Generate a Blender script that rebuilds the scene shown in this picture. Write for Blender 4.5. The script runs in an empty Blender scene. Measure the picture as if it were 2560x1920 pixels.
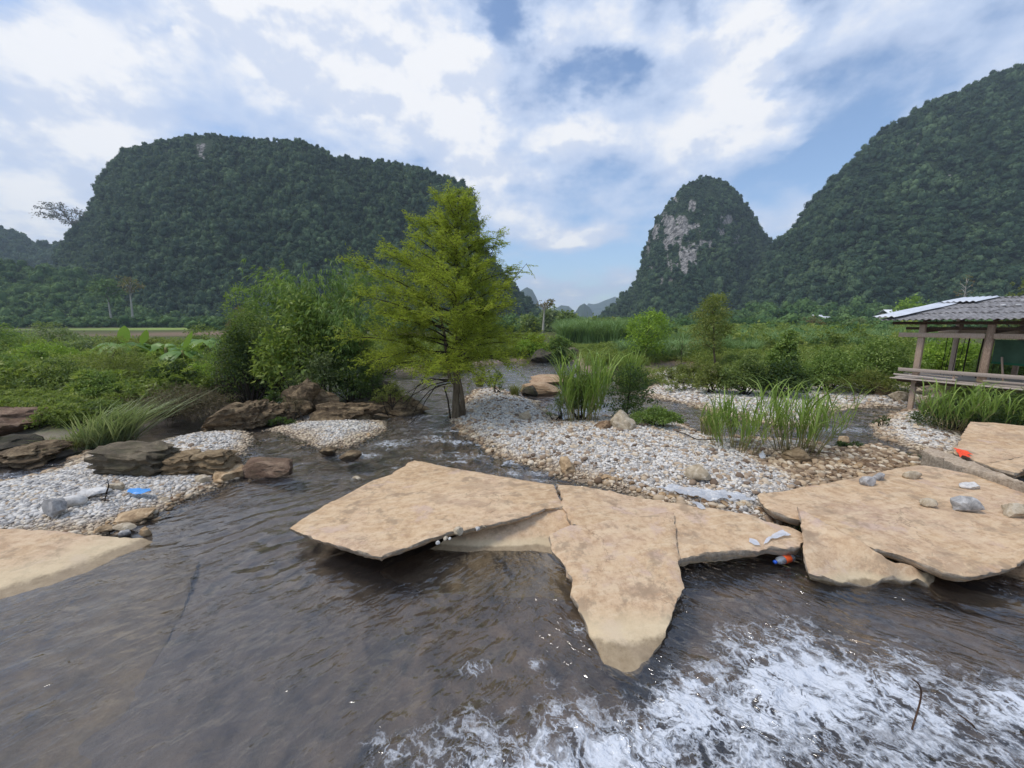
import bpy, bmesh, math, random
import numpy as np
from mathutils import Vector, geometry as mgeo

R = math.radians
RNG = np.random.default_rng(7)
random.seed(7)
C = bpy.context.scene.collection
SC = bpy.context.scene

# ------------------------------------------------------------------ camera
F, HOR, H = 961.0, 812.0, 3.0            # focal length and horizon row at 2560 px width, eye height
PITCH = math.atan((960 - HOR) / F)
cam = bpy.data.cameras.new('camera')
cam.sensor_width = 36.0
cam.lens = F / 2560 * 36.0
cam.clip_start, cam.clip_end = 0.05, 12000
camo = bpy.data.objects.new('camera', cam)
camo.location = (0, 0, H)
camo.rotation_euler = (R(90) - PITCH, 0, 0)
C.objects.link(camo)
SC.camera = camo
CT, ST = math.cos(PITCH), math.sin(PITCH)

# ------------------------------------------------------------------ exposure
SC.view_settings.view_transform = 'Standard'
SC.view_settings.look = 'None'
SC.view_settings.exposure = 0.70
SC.view_settings.gamma = 1.0
SC.view_settings.use_curve_mapping = False
SC.render.engine = 'CYCLES'
SC.cycles.max_bounces = 8
SC.cycles.transparent_max_bounces = 12
SC.cycles.volume_bounces = 0
SC.cycles.sample_clamp_indirect = 4.0
SC.cycles.use_denoising = True
SC.cycles.caustics_reflective = False
SC.cycles.caustics_refractive = False

# ------------------------------------------------------------------ sun
SUN_EL, SUN_AZ = R(60), R(-105)           # azimuth from +Y, clockwise towards +X
sun = bpy.data.lights.new('sun', 'SUN')
sun.energy = 1.5
sun.angle = R(18)
sun.color = (1.0, 0.94, 0.85)
suno = bpy.data.objects.new('sun', sun)
sd = Vector((math.sin(SUN_AZ) * math.cos(SUN_EL), math.cos(SUN_AZ) * math.cos(SUN_EL), math.sin(SUN_EL)))
suno.rotation_euler = sd.to_track_quat('Z', 'Y').to_euler()
suno.location = (0, 0, 60)
C.objects.link(suno)


# ------------------------------------------------------------------ picture <-> place
def ray(px, py):
    cx, cy = (px - 1280) / F, -(py - 960) / F
    return np.array([cx, CT + cy * ST, cy * CT - ST])


def G(px, py, z=0.0):
    d = ray(px, py)
    t = (z - H) / d[2]
    return np.array([d[0] * t, d[1] * t, z])


def GD(px, py, Y):
    d = ray(px, py)
    t = Y / d[1]
    return np.array([d[0] * t, Y, H + d[2] * t])


def proj(P):
    P = np.asarray(P, float)
    x, y, z = P[..., 0], P[..., 1], P[..., 2] - H
    fw = y * CT - z * ST
    up = y * ST + z * CT
    fw = np.where(np.abs(fw) < 1e-6, 1e-6, fw)
    return 1280 + F * x / fw, 960 - F * up / fw


# ------------------------------------------------------------------ numpy noise
def _hash(ix, iy, iz, seed):
    with np.errstate(over='ignore'):
        h = (ix.astype(np.uint32) * np.uint32(374761393) + iy.astype(np.uint32) * np.uint32(668265263)
             + iz.astype(np.uint32) * np.uint32(2147483647) + np.uint32(seed * 974634777 % 4294967291))
        h = (h ^ (h >> np.uint32(13))) * np.uint32(1274126177)
        h = h ^ (h >> np.uint32(16))
        h = h * np.uint32(2246822519)
        h = h ^ (h >> np.uint32(15))
    return h.astype(np.float64) / 4294967295.0


def vnoise(P, seed=0):
    P = np.asarray(P, float)
    i = np.floor(P).astype(np.int64)
    f = P - i
    u = f * f * f * (f * (f * 6 - 15) + 10)
    r = 0
    for dx in (0, 1):
        wx = u[:, 0] if dx else 1 - u[:, 0]
        for dy in (0, 1):
            wy = u[:, 1] if dy else 1 - u[:, 1]
            for dz in (0, 1):
                wz = u[:, 2] if dz else 1 - u[:, 2]
                r = r + wx * wy * wz * _hash(i[:, 0] + dx, i[:, 1] + dy, i[:, 2] + dz, seed)
    return r * 2 - 1


def fbm(P, octs=4, seed=0, lac=2.03, gain=0.5):
    P = np.asarray(P, float)
    a, s, t = 1.0, 0, 0
    for o in range(octs):
        s = s + a * vnoise(P, seed + o * 17)
        t += a
        a *= gain
        P = P * lac + 3.7
    return s / t


def P3(x, y, z=None):
    return np.stack([x, y, np.zeros_like(x) if z is None else z], -1)


def sstep(a, b, x):
    t = np.clip((x - a) / (b - a), 0, 1)
    return t * t * (3 - 2 * t)


# ------------------------------------------------------------------ meshes
def fast_mesh(name, V, faces, mat=None, attrs=None, smooth=False):
    """V (N,3); faces: list of (M,k) integer arrays or one array."""
    V = np.asarray(V, np.float32)
    if not isinstance(faces, (list, tuple)):
        faces = [faces]
    me = bpy.data.meshes.new(name)
    me.vertices.add(len(V))
    me.vertices.foreach_set('co', V.ravel())
    loops, starts, tot = [], [], 0
    for f in faces:
        f = np.asarray(f, np.int32)
        if f.size == 0:
            continue
        k = f.shape[1]
        starts.append(tot + np.arange(len(f)) * k)
        loops.append(f.ravel())
        tot += f.size
    if tot:
        loops = np.concatenate(loops)
        starts = np.concatenate(starts).astype(np.int32)
        me.loops.add(tot)
        me.loops.foreach_set('vertex_index', loops)
        me.polygons.add(len(starts))
        me.polygons.foreach_set('loop_start', starts)
    me.update(calc_edges=True)
    me.validate()
    if smooth:
        me.polygons.foreach_set('use_smooth', np.ones(len(me.polygons), bool))
    for k, v in (attrs or {}).items():
        a = me.attributes.new(k, 'FLOAT', 'POINT')
        a.data.foreach_set('value', np.asarray(v, np.float32))
    if mat:
        me.materials.append(mat)
    return me


def link(name, me, parent=None, loc=None, **props):
    o = bpy.data.objects.new(name, me)
    C.objects.link(o)
    if parent is not None:
        o.parent = parent
    if loc is not None:
        o.location = loc
    for k, v in props.items():
        if v:
            o[k] = v
    return o


def thing(name, label, category, loc=(0, 0, 0), rz=0.0, group=None):
    o = bpy.data.objects.new(name, None)
    o.empty_display_size = 0.2
    C.objects.link(o)
    o.location = tuple(float(v) for v in loc)
    o.rotation_euler = (0, 0, rz)
    o['label'] = label
    o['category'] = category
    if group:
        o['group'] = group
    return o


class MB:
    """collects vertices and faces for one mesh"""
    def __init__(s):
        s.V, s.F, s.A, s.n = [], {}, [], 0

    def add(s, V, faces, a=0.5):
        V = np.asarray(V, float)
        for f in (faces if isinstance(faces, list) else [faces]):
            f = np.asarray(f, np.int64)
            if f.size:
                s.F.setdefault(f.shape[1], []).append(f + s.n)
        s.V.append(V)
        s.A.append(np.full(len(V), a) if np.isscalar(a) else np.asarray(a, float))
        s.n += len(V)
        return s

    def tube(s, pts, rad, seg=6, a=0.5):
        V, Fs = tube(pts, rad, seg)
        return s.add(V, Fs, a)

    def box(s, size, loc=(0, 0, 0), M=None, a=0.5):
        h = np.array(size) / 2
        V = np.array([[x, y, z] for x in (-1, 1) for y in (-1, 1) for z in (-1, 1)], float) * h
        if M is not None:
            V = V @ np.asarray(M).T
        V = V + np.array(loc)
        Fs = np.array([[0, 1, 3, 2], [4, 6, 7, 5], [0, 4, 5, 1], [2, 3, 7, 6], [0, 2, 6, 4], [1, 5, 7, 3]])
        return s.add(V, Fs, a)

    def mesh(s, name, mat, smooth=False):
        if not s.V:
            return fast_mesh(name, np.zeros((0, 3)), [], mat)
        return fast_mesh(name, np.concatenate(s.V), [np.concatenate(f) for f in s.F.values()], mat,
                         {'var': np.concatenate(s.A)}, smooth)

    def build(s, name, mat, parent=None, smooth=False, **props):
        return link(name, s.mesh(name, mat, smooth), parent, **props)


def tube(pts, rad, seg=6):
    pts = np.asarray(pts, float)
    n = len(pts)
    rad = np.full(n, rad) if np.isscalar(rad) else np.asarray(rad, float)
    T = np.gradient(pts, axis=0)
    T /= np.linalg.norm(T, axis=1)[:, None] + 1e-9
    ref = np.array([0, 0, 1.0]) if abs(T[0][2]) < 0.9 else np.array([1.0, 0, 0])
    A = np.cross(T, ref)
    A /= np.linalg.norm(A, axis=1)[:, None] + 1e-9
    B = np.cross(T, A)
    ang = np.arange(seg) / seg * 2 * np.pi
    V = (pts[:, None, :] + rad[:, None, None] * (np.cos(ang)[None, :, None] * A[:, None, :] + np.sin(ang)[None, :, None] * B[:, None, :])).reshape(-1, 3)
    Fs = []
    i = np.arange(seg)
    j = (i + 1) % seg
    for k in range(n - 1):
        Fs.append(np.stack([k * seg + i, k * seg + j, (k + 1) * seg + j, (k + 1) * seg + i], 1))
    V = np.vstack([V, pts[0], pts[-1]])
    t0 = np.stack([j, i, np.full(seg, n * seg)], 1)
    t1 = np.stack([(n - 1) * seg + i, (n - 1) * seg + j, np.full(seg, n * seg + 1)], 1)
    return V, [np.concatenate(Fs), np.concatenate([t0, t1])]


def unit(v):
    return v / (np.linalg.norm(v, axis=-1, keepdims=True) + 1e-9)


def rdir(n, rng=RNG):
    return unit(rng.normal(size=(n, 3)))


def leaves(Cn, D, N, L, W, fold=0.25):
    """one folded rhombus a leaf: base, side, tip, side"""
    D = unit(D)
    S = unit(np.cross(D, N))
    N = np.cross(S, D)
    L = np.broadcast_to(L, (len(Cn),))[:, None]
    W = np.broadcast_to(W, (len(Cn),))[:, None]
    mid = Cn + D * L * 0.45
    V = np.stack([Cn, mid + S * W / 2 + N * W * fold, Cn + D * L - N * L * 0.12, mid - S * W / 2 + N * W * fold], 1).reshape(-1, 3)
    Fs = np.arange(len(Cn) * 4).reshape(-1, 4)
    return V, Fs


_ICO = {}


def ico(sub):
    if sub not in _ICO:
        bm = bmesh.new()
        bmesh.ops.create_icosphere(bm, subdivisions=sub, radius=1.0)
        bm.verts.ensure_lookup_table()
        V = np.array([v.co[:] for v in bm.verts])
        Fs = np.array([[v.index for v in f.verts] for f in bm.faces])
        bm.free()
        _ICO[sub] = (V, Fs)
    return _ICO[sub]


# ------------------------------------------------------------------ node helpers
class NT:
    def __init__(s, name):
        s.m = bpy.data.materials.new(name)
        s.m.use_nodes = True
        s.t = s.m.node_tree
        s.t.nodes.clear()
        s.out = s.t.nodes.new('ShaderNodeOutputMaterial')

    def n(s, typ, ins=None, **kw):
        nd = s.t.nodes.new(typ)
        for k, v in kw.items():
            setattr(nd, k, v)
        for k, v in (ins or {}).items():
            s.put(nd.inputs[k], v)
        return nd

    def put(s, sock, v):
        if isinstance(v, bpy.types.NodeSocket):
            s.t.links.new(v, sock)
        elif isinstance(v, bpy.types.Node):
            s.t.links.new(v.outputs[0], sock)
        else:
            if hasattr(sock, 'default_value') and isinstance(v, (tuple, list)) and len(v) == 3 and sock.type == 'RGBA':
                v = (*v, 1)
            sock.default_value = v

    def math(s, op, a, b=0.0, c=None, clamp=False):
        ins = {0: a, 1: b}
        if c is not None:
            ins[2] = c
        return s.n('ShaderNodeMath', ins, operation=op, use_clamp=clamp).outputs[0]

    def vm(s, op, a, b=(0, 0, 0)):
        nd = s.n('ShaderNodeVectorMath', {0: a, 1: b}, operation=op)
        return nd.outputs['Value'] if op in ('LENGTH', 'DOT_PRODUCT', 'DISTANCE') else nd.outputs[0]

    def ramp(s, fac, stops, interp='LINEAR'):
        nd = s.n('ShaderNodeValToRGB', {0: fac})
        cr = nd.color_ramp
        cr.interpolation = interp
        while len(cr.elements) < len(stops):
            cr.elements.new(0.5)
        for e, (p, c) in zip(cr.elements, stops):
            e.position = p
            e.color = (*c, 1) if len(c) == 3 else c
        return nd.outputs[0]

    def mix(s, f, a, b, blend='MIX'):
        nd = s.t.nodes.new('ShaderNodeMix')
        nd.data_type = 'RGBA'
        nd.blend_type = blend
        s.put(nd.inputs[0], f)
        s.put(nd.inputs[6], a)
        s.put(nd.inputs[7], b)
        return nd.outputs[2]

    def noise(s, vec, scale, detail=4, rough=0.55, dist=0.0):
        return s.n('ShaderNodeTexNoise', {'Vector': vec, 'Scale': scale, 'Detail': detail, 'Roughness': rough, 'Distortion': dist}).outputs[0]

    def sm(s, lo, hi, v):
        nd = s.n('ShaderNodeMapRange', {0: v, 1: lo, 2: hi, 3: 0.0, 4: 1.0}, interpolation_type='SMOOTHSTEP')
        return nd.outputs[0]

    def attr(s, name):
        return s.n('ShaderNodeAttribute', attribute_name=name).outputs['Fac']

    def pos(s):
        return s.n('ShaderNodeNewGeometry').outputs['Position']

    def obj(s):
        return s.n('ShaderNodeTexCoord').outputs['Object']

    def rand(s):
        return s.n('ShaderNodeObjectInfo').outputs['Random']

    def bump(s, h, strength=0.5, dist=0.02, normal=None):
        ins = {'Height': h, 'Strength': strength, 'Distance': dist}
        if normal is not None:
            ins['Normal'] = normal
        return s.n('ShaderNodeBump', ins).outputs[0]

    def principled(s, col, rough=0.8, spec=0.3, normal=None, metal=0.0):
        ins = {'Base Color': col, 'Roughness': rough, 'Specular IOR Level': spec, 'Metallic': metal}
        if normal is not None:
            ins['Normal'] = normal
        return s.n('ShaderNodeBsdfPrincipled', ins).outputs[0]

    def done(s, sh):
        s.put(s.out.inputs['Surface'], sh)
        return s.m


# ------------------------------------------------------------------ world: sky with clouds
def sky_plane(px, py):
    d = ray(px, py)
    d = d / np.linalg.norm(d)
    k = d[2] + 0.13
    return np.array([d[0] / k, d[1] / k])


def make_world():
    w = bpy.data.worlds.new('World')
    SC.world = w
    w.use_nodes = True
    nt = NT.__new__(NT)
    nt.t = w.node_tree
    nt.t.nodes.clear()
    out = nt.n('ShaderNodeOutputWorld')
    sky = nt.n('ShaderNodeTexSky', sky_type='NISHITA')
    sky.sun_disc = False
    sky.sun_elevation = SUN_EL
    sky.sun_rotation = SUN_AZ
    sky.air_density = 1.0
    sky.dust_density = 1.0
    sky.ozone_density = 3.0
    tc = nt.n('ShaderNodeTexCoord').outputs['Generated']
    sep = nt.n('ShaderNodeSeparateXYZ', {0: tc})
    dz = nt.math('MAXIMUM', sep.outputs[2], 0.0)
    k = nt.math('ADD', dz, 0.13)
    X = nt.math('DIVIDE', sep.outputs[0], k)
    Y = nt.math('DIVIDE', sep.outputs[1], k)
    p = nt.n('ShaderNodeCombineXYZ', {0: X, 1: Y, 2: 0.0}).outputs[0]
    wob = nt.n('ShaderNodeTexNoise', {'Vector': p, 'Scale': 2.2, 'Detail': 7.0, 'Roughness': 0.6}).outputs['Color']
    wob = nt.vm('SCALE', nt.vm('SUBTRACT', wob, (0.5, 0.5, 0.5)))
    wob.node.inputs['Scale'].default_value = 0.62
    pw = nt.vm('ADD', p, wob)
    # cloud masses and gaps where the photograph has them: (px, py, radius x, radius y, weight)
    blobs = [(620, 90, 330, 150, .22), (980, 120, 260, 140, .22), (470, 40, 90, 60, .12), (830, 240, 190, 90, .20),
             (1130, 250, 130, 75, .32), (1000, 330, 240, 80, .16), (1180, 430, 150, 80, .16), (260, 170, 130, 60, .14),
             (90, 290, 240, 120, .16), (60, 540, 190, 100, .20), (250, 370, 220, 70, .12),
             (1430, 330, 90, 50, .22), (1420, 80, 130, 110, .20), (1600, 130, 130, 70, .10), (1880, 190, 150, 110, .36),
             (1850, 350, 80, 80, .22), (1640, 330, 140, 100, .12), (1430, 595, 100, 34, .46), (1560, 690, 80, 26, .22),
             (1300, 470, 120, 90, .16), (2250, 130, 330, 200, .05), (1230, 560, 120, 60, .14),
             (1240, 40, 90, 160, -.34), (1290, 230, 75, 120, -.19), (1080, 220, 40, 45, -.20), (930, 130, 35, 40, -.16),
             (60, 40, 120, 60, -.20), (420, 80, 40, 60, -.16), (1420, 215, 60, 40, -.20), (1540, 190, 50, 40, -.20),
             (1330, 400, 60, 50, -.14), (1750, 70, 60, 60, -.22), (1990, 130, 80, 120, -.22), (2040, 340, 160, 120, -.18),
             (1360, 500, 90, 60, -.14), (1440, 650, 140, 50, -.22), (2500, 60, 200, 100, -.02), (1620, 560, 90, 120, -.10)]
    acc = None
    for bx, by, rx, ry, wt in blobs:
        c = sky_plane(bx, by)
        jx = sky_plane(bx + rx, by) - c
        jy = (sky_plane(bx, by - ry) - sky_plane(bx, by + ry)) / 2
        J = np.linalg.inv(np.array([jx, jy]).T)
        d = nt.vm('SUBTRACT', pw, (float(c[0]), float(c[1]), 0.0))
        a = nt.vm('DOT_PRODUCT', d, (float(J[0, 0]), float(J[0, 1]), 0.0))
        b = nt.vm('DOT_PRODUCT', d, (float(J[1, 0]), float(J[1, 1]), 0.0))
        q = nt.math('MULTIPLY_ADD', a, a, nt.math('MULTIPLY', b, b))
        e = nt.math('POWER', 0.40, q)
        acc = nt.math('MULTIPLY_ADD', e, wt, acc if acc is not None else 0.0)
    # puffs: noise on the dome itself, so cumulus keep their rounded heads down to the horizon
    dq = nt.vm('MULTIPLY', tc, (1.0, 1.0, 1.55))
    n1 = nt.noise(p, 1.9, 9, 0.58, 0.2)
    c1 = nt.noise(dq, 5.2, 10, 0.57, 0.0)
    c2 = nt.noise(nt.vm('ADD', dq, (0.0, 0.0, 0.055)), 5.2, 5, 0.57, 0.0)
    dens = nt.math('ADD', nt.math('MULTIPLY_ADD', n1, 0.62, nt.math('MULTIPLY', c1, 0.86)), nt.math('SUBTRACT', acc, 0.115))
    veil = nt.sm(0.45, 0.74, dens)
    core = nt.sm(0.68, 0.90, dens)
    # thin veil is grey-blue, thick sunlit cloud white; undersides pick up a cool grey
    under = nt.sm(-0.02, 0.10, nt.math('SUBTRACT', c2, c1))
    cloud_col = nt.mix(core, (0.42, 0.49, 0.63), (0.68, 0.68, 0.69))
    cloud_col = nt.mix(nt.math('MULTIPLY', under, 0.75), cloud_col, (0.42, 0.48, 0.61))
    bg_sky = nt.n('ShaderNodeBackground', {'Color': sky.outputs[0], 'Strength': 0.118})
    bg_cl = nt.n('ShaderNodeBackground', {'Color': cloud_col, 'Strength': 0.95})
    fac = nt.math('MULTIPLY', veil, 0.93)
    mx = nt.n('ShaderNodeMixShader', {0: fac, 1: bg_sky.outputs[0], 2: bg_cl.outputs[0]})
    nt.t.links.new(mx.outputs[0], out.inputs['Surface'])


make_world()
# ------------------------------------------------------------------ materials
def mat_leaf(name, dark, mid, light, rough=0.5, trans=0.42, spec=0.35, inst=0.0, macro=0.0):
    """leaf blades; the attribute var is each leaf's own tone, inst mixes in a tone per scattered copy"""
    t = NT(name)
    v = t.attr('var')
    if inst:
        v = t.math('ADD', t.math('MULTIPLY', v, 1 - inst), t.math('MULTIPLY', t.rand(), inst))
    v = t.math('ADD', v, t.math('MULTIPLY_ADD', t.noise(t.pos(), 0.9, 2), 0.5, -0.25))
    if macro:
        v = t.math('ADD', v, t.math('MULTIPLY_ADD', t.noise(t.pos(), 0.035, 3, 0.6), macro, -macro * .5))
    col = t.ramp(v, [(0.0, dark), (0.5, mid), (1.0, light)])
    p = t.principled(col, rough, spec)
    tr = t.n('ShaderNodeBsdfTranslucent', {'Color': t.mix(0.5, col, (0.30, 0.42, 0.05), 'MIX')})
    return t.done(t.n('ShaderNodeMixShader', {0: trans, 1: p, 2: tr.outputs[0]}).outputs[0])


def mat_bark(name, a, b, scale=14):
    t = NT(name)
    v = t.vm('MULTIPLY', t.pos(), (1, 1, 0.22))
    n = t.noise(v, scale, 5, 0.65)
    return t.done(t.principled(t.ramp(n, [(0.3, a), (0.7, b)]), 0.9, 0.15, t.bump(n, 0.8, 0.02)))


def mat_plain(name, col, rough=0.8, spec=0.25, var=0.25, scale=12, bump=0.2):
    t = NT(name)
    n = t.noise(t.pos(), scale, 5, 0.6)
    c2 = tuple(c * (1 - var) for c in col)
    c3 = tuple(min(1, c * (1 + var)) for c in col)
    return t.done(t.principled(t.ramp(n, [(0.3, c2), (0.7, c3)]), rough, spec, t.bump(n, bump, 0.01)))


def mat_concrete(name='slab_concrete', bare=0.0):
    """weathered ford slabs: ochre film over pale concrete, grey where broken, wet near the water line"""
    t = NT(name)
    P = t.pos()
    r = t.rand()
    sh = t.n('ShaderNodeVectorMath', {0: t.n('ShaderNodeCombineXYZ', {0: r, 1: r, 2: r}).outputs[0], 'Scale': 19.0}, operation='SCALE').outputs[0]
    off = t.vm('ADD', P, sh)
    # float marks run across the pour
    drag = t.vm('MULTIPLY', t.n('ShaderNodeVectorRotate', {'Vector': off, 'Angle': R(-14)}, rotation_type='Z_AXIS').outputs[0], (1.0, 4.0, 1.0))
    big = t.noise(off, 0.8, 5, 0.6, 0.3)
    med = t.noise(off, 7.0, 10, 0.80, 0.0)
    drg = t.noise(drag, 2.6, 8, 0.72, 0.2)
    fine = t.noise(off, 55, 5, 0.75)
    speck = t.noise(off, 150, 3, 0.65)
    ochre = t.ramp(big, [(0.32, (0.44, 0.28, 0.15)), (0.46, (0.55, 0.375, 0.22)), (0.57, (0.59, 0.415, 0.265)), (0.68, (0.46, 0.315, 0.225))])
    pale = (0.69, 0.545, 0.37)
    col = t.mix(t.math('MULTIPLY', t.sm(0.50, 0.60, drg), 0.65), ochre, pale)
    col = t.mix(t.math('MULTIPLY', t.sm(0.48, 0.62, med), 0.75), col, (0.68, 0.52, 0.335))
    col = t.mix(t.math('MULTIPLY', t.sm(0.51, 0.38, med), 0.75), col, (0.34, 0.205, 0.11))
    st = t.noise(t.vm('ADD', off, (7.0, 3.0, 1.0)), 1.5, 8, 0.62, 0.4)
    col = t.mix(t.math('MULTIPLY', t.sm(0.56, 0.62, st), 0.5), col, (0.31, 0.21, 0.14))
    col = t.mix(t.math('MULTIPLY', t.sm(0.44, 0.34, st), 0.6), col, (0.52, 0.385, 0.345))
    col = t.mix(t.math('MULTIPLY', t.sm(0.55, 0.70, fine), 0.55), col, (0.27, 0.19, 0.125))
    col = t.mix(t.math('MULTIPLY', t.sm(0.56, 0.70, speck), 0.35), col, (0.78, 0.70, 0.57))
    col = t.mix(0.25, col, t.ramp(r, [(0.0, (0.43, 0.29, 0.18)), (0.5, (0.60, 0.43, 0.27)), (1.0, (0.50, 0.37, 0.26))]))
    # hairline cracks and scratches
    cr = t.noise(off, 0.75, 6, 0.55, 0.5)
    crk = t.math('MULTIPLY', t.sm(0.0035, 0.001, t.math('ABSOLUTE', t.math('SUBTRACT', cr, 0.47))), t.sm(0.47, 0.56, big))
    col = t.mix(t.math('MULTIPLY', crk, 0.35), col, (0.09, 0.06, 0.035))
    mud = t.noise(t.vm('ADD', off, (2.0, 9.0, 4.0)), 2.4, 10, 0.7, 0.0)
    col = t.mix(t.math('MULTIPLY', t.sm(0.53, 0.63, mud), 0.7), col, (0.30, 0.215, 0.14))
    # drying rim of silt above the water line, algae and wet concrete below it
    z = t.n('ShaderNodeSeparateXYZ', {0: P}).outputs[2]
    zz = t.math('ADD', z, t.math('ADD', t.math('MULTIPLY_ADD', med, 0.05, -0.025), t.math('MULTIPLY_ADD', big, 0.06, -0.03)))
    rim = t.math('MULTIPLY', t.sm(0.13, 0.07, zz), t.sm(0.02, 0.05, zz))
    col = t.mix(t.math('MULTIPLY', rim, 0.6), col, (0.64, 0.53, 0.345))
    wet = t.sm(0.058, 0.034, zz)
    wetcol = t.ramp(med, [(0.35, (0.20, 0.15, 0.085)), (0.65, (0.34, 0.262, 0.165))])
    col = t.mix(t.math('MULTIPLY', wet, 0.85), col, wetcol)
    # broken faces: steep normals are bare grey aggregate
    nz = t.n('ShaderNodeSeparateXYZ', {0: t.n('ShaderNodeNewGeometry').outputs['True Normal']}).outputs[2]
    side = t.sm(0.60, 0.25, t.math('ABSOLUTE', nz))
    grey = t.ramp(t.noise(off, 22, 6, 0.75), [(0.30, (0.13, 0.105, 0.080)), (0.50, (0.33, 0.275, 0.215)), (0.70, (0.52, 0.455, 0.37))])
    col = t.mix(t.math('MULTIPLY', side, 0.85), col, grey)
    if bare:
        col = t.mix(bare, col, grey)
    h = t.math('ADD', t.math('MULTIPLY', fine, 0.5), t.math('MULTIPLY', med, 0.7))
    nrm = t.bump(h, 0.6, 0.012)
    rough = t.math('MULTIPLY_ADD', wet, -0.45, 0.85)
    return t.done(t.principled(col, rough, 0.25, nrm))


def mat_rock(name, cols, moss=0.0, scale=1.0, strata=3.0):
    t = NT(name)
    P = t.pos()
    v = t.vm('MULTIPLY', P, (1.0, 1.0, strata))
    a = t.noise(v, 2.2 * scale, 7, 0.65, 0.8)
    b = t.noise(P, 9 * scale, 6, 0.7, 0.5)
    f = t.noise(v, 26 * scale, 4, 0.7)
    m = t.math('MULTIPLY_ADD', a, 0.6, t.math('MULTIPLY', b, 0.4))
    col = t.ramp(m, [(0.30, cols[0]), (0.48, cols[1]), (0.66, cols[2])])
    col = t.mix(t.math('MULTIPLY', t.sm(0.54, 0.68, f), 0.45), col, tuple(c * 0.35 for c in cols[0]))
    z = t.n('ShaderNodeSeparateXYZ', {0: P}).outputs[2]
    wet = t.sm(0.07, 0.01, t.math('ADD', z, t.math('MULTIPLY_ADD', b, 0.1, -0.05)))
    col = t.mix(t.math('MULTIPLY', wet, 0.6), col, tuple(c * 0.3 for c in cols[1]))
    if moss:
        col = t.mix(t.math('MULTIPLY', t.sm(0.5, 0.64, t.noise(P, 3.5, 5, 0.6)), moss), col, (0.07, 0.08, 0.03))
    nrm = t.bump(t.math('ADD', m, t.math('MULTIPLY', f, 0.35)), 0.9, 0.09 / scale)
    return t.done(t.principled(col, t.math('MULTIPLY_ADD', wet, -0.4, 0.9), 0.2, nrm))


def mat_pebble(name='pebble_stone', brown=0.0):
    t = NT(name)
    r = t.rand()
    P = t.pos()
    col = t.ramp(r, [(0.0, (0.20, 0.19, 0.18)), (0.15, (0.36, 0.345, 0.33)), (0.45, (0.55, 0.525, 0.49)), (0.70, (0.72, 0.685, 0.63)), (0.88, (0.66, 0.60, 0.51)), (0.95, (0.52, 0.42, 0.30)), (1.0, (0.38, 0.27, 0.18))])
    fine = t.noise(t.obj(), 3.0, 5, 0.65)
    col = t.mix(t.math('MULTIPLY', t.sm(0.5, 0.72, fine), 0.4), col, (0.42, 0.38, 0.33))
    # ochre silt film on the stones near the water, dark below it
    z = t.n('ShaderNodeSeparateXYZ', {0: P}).outputs[2]
    zz = t.math('ADD', z, t.math('MULTIPLY_ADD', t.noise(P, 1.1, 4, 0.6), 0.20, -0.10))
    och = t.sm(0.15, 0.05, zz)
    col = t.mix(t.math('MULTIPLY', och, 0.75), col, t.ramp(r, [(0.0, (0.16, 0.10, 0.055)), (0.5, (0.42, 0.30, 0.17)), (1.0, (0.62, 0.50, 0.33))]))
    if brown:
        col = t.mix(brown, col, t.ramp(r, [(0.0, (0.13, 0.08, 0.045)), (0.45, (0.30, 0.20, 0.115)), (0.8, (0.47, 0.35, 0.22)), (1.0, (0.66, 0.58, 0.46))]))
    wet = t.sm(0.05, 0.01, z)
    col = t.mix(t.math('MULTIPLY', wet, 0.55), col, (0.07, 0.052, 0.032))
    return t.done(t.principled(col, t.math('MULTIPLY_ADD', wet, -0.45, 0.8), 0.3, t.bump(fine, 0.3, 0.01)))


def mat_stone(name, cols, scale=9):
    t = NT(name)
    n = t.noise(t.pos(), scale, 6, 0.65, 0.6)
    f = t.noise(t.pos(), scale * 6, 4, 0.7)
    col = t.ramp(n, [(0.32, cols[0]), (0.5, cols[1]), (0.68, cols[2])])
    col = t.mix(t.math('MULTIPLY', t.sm(0.55, 0.7, f), 0.35), col, tuple(c * 0.5 for c in cols[0]))
    z = t.n('ShaderNodeSeparateXYZ', {0: t.pos()}).outputs[2]
    wet = t.sm(0.05, 0.01, t.math('ADD', z, t.math('MULTIPLY_ADD', n, 0.06, -0.03)))
    col = t.mix(t.math('MULTIPLY', wet, 0.6), col, (0.05, 0.035, 0.02))
    return t.done(t.principled(col, 0.8, 0.25, t.bump(t.math('ADD', n, t.math('MULTIPLY', f, 0.4)), 0.7, 0.03)))


def mat_wood(name, cols, axis=(1, 1, 1)):
    t = NT(name)
    o = t.vm('MULTIPLY', t.obj(), axis)
    n = t.noise(o, 12, 6, 0.65, 0.4)
    r = t.rand()
    col = t.ramp(t.math('MULTIPLY_ADD', r, 0.3, t.math('MULTIPLY', n, 0.85)), [(0.30, cols[0]), (0.52, cols[1]), (0.78, cols[2])])
    return t.done(t.principled(col, 0.88, 0.15, t.bump(n, 0.6, 0.006)))


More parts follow.
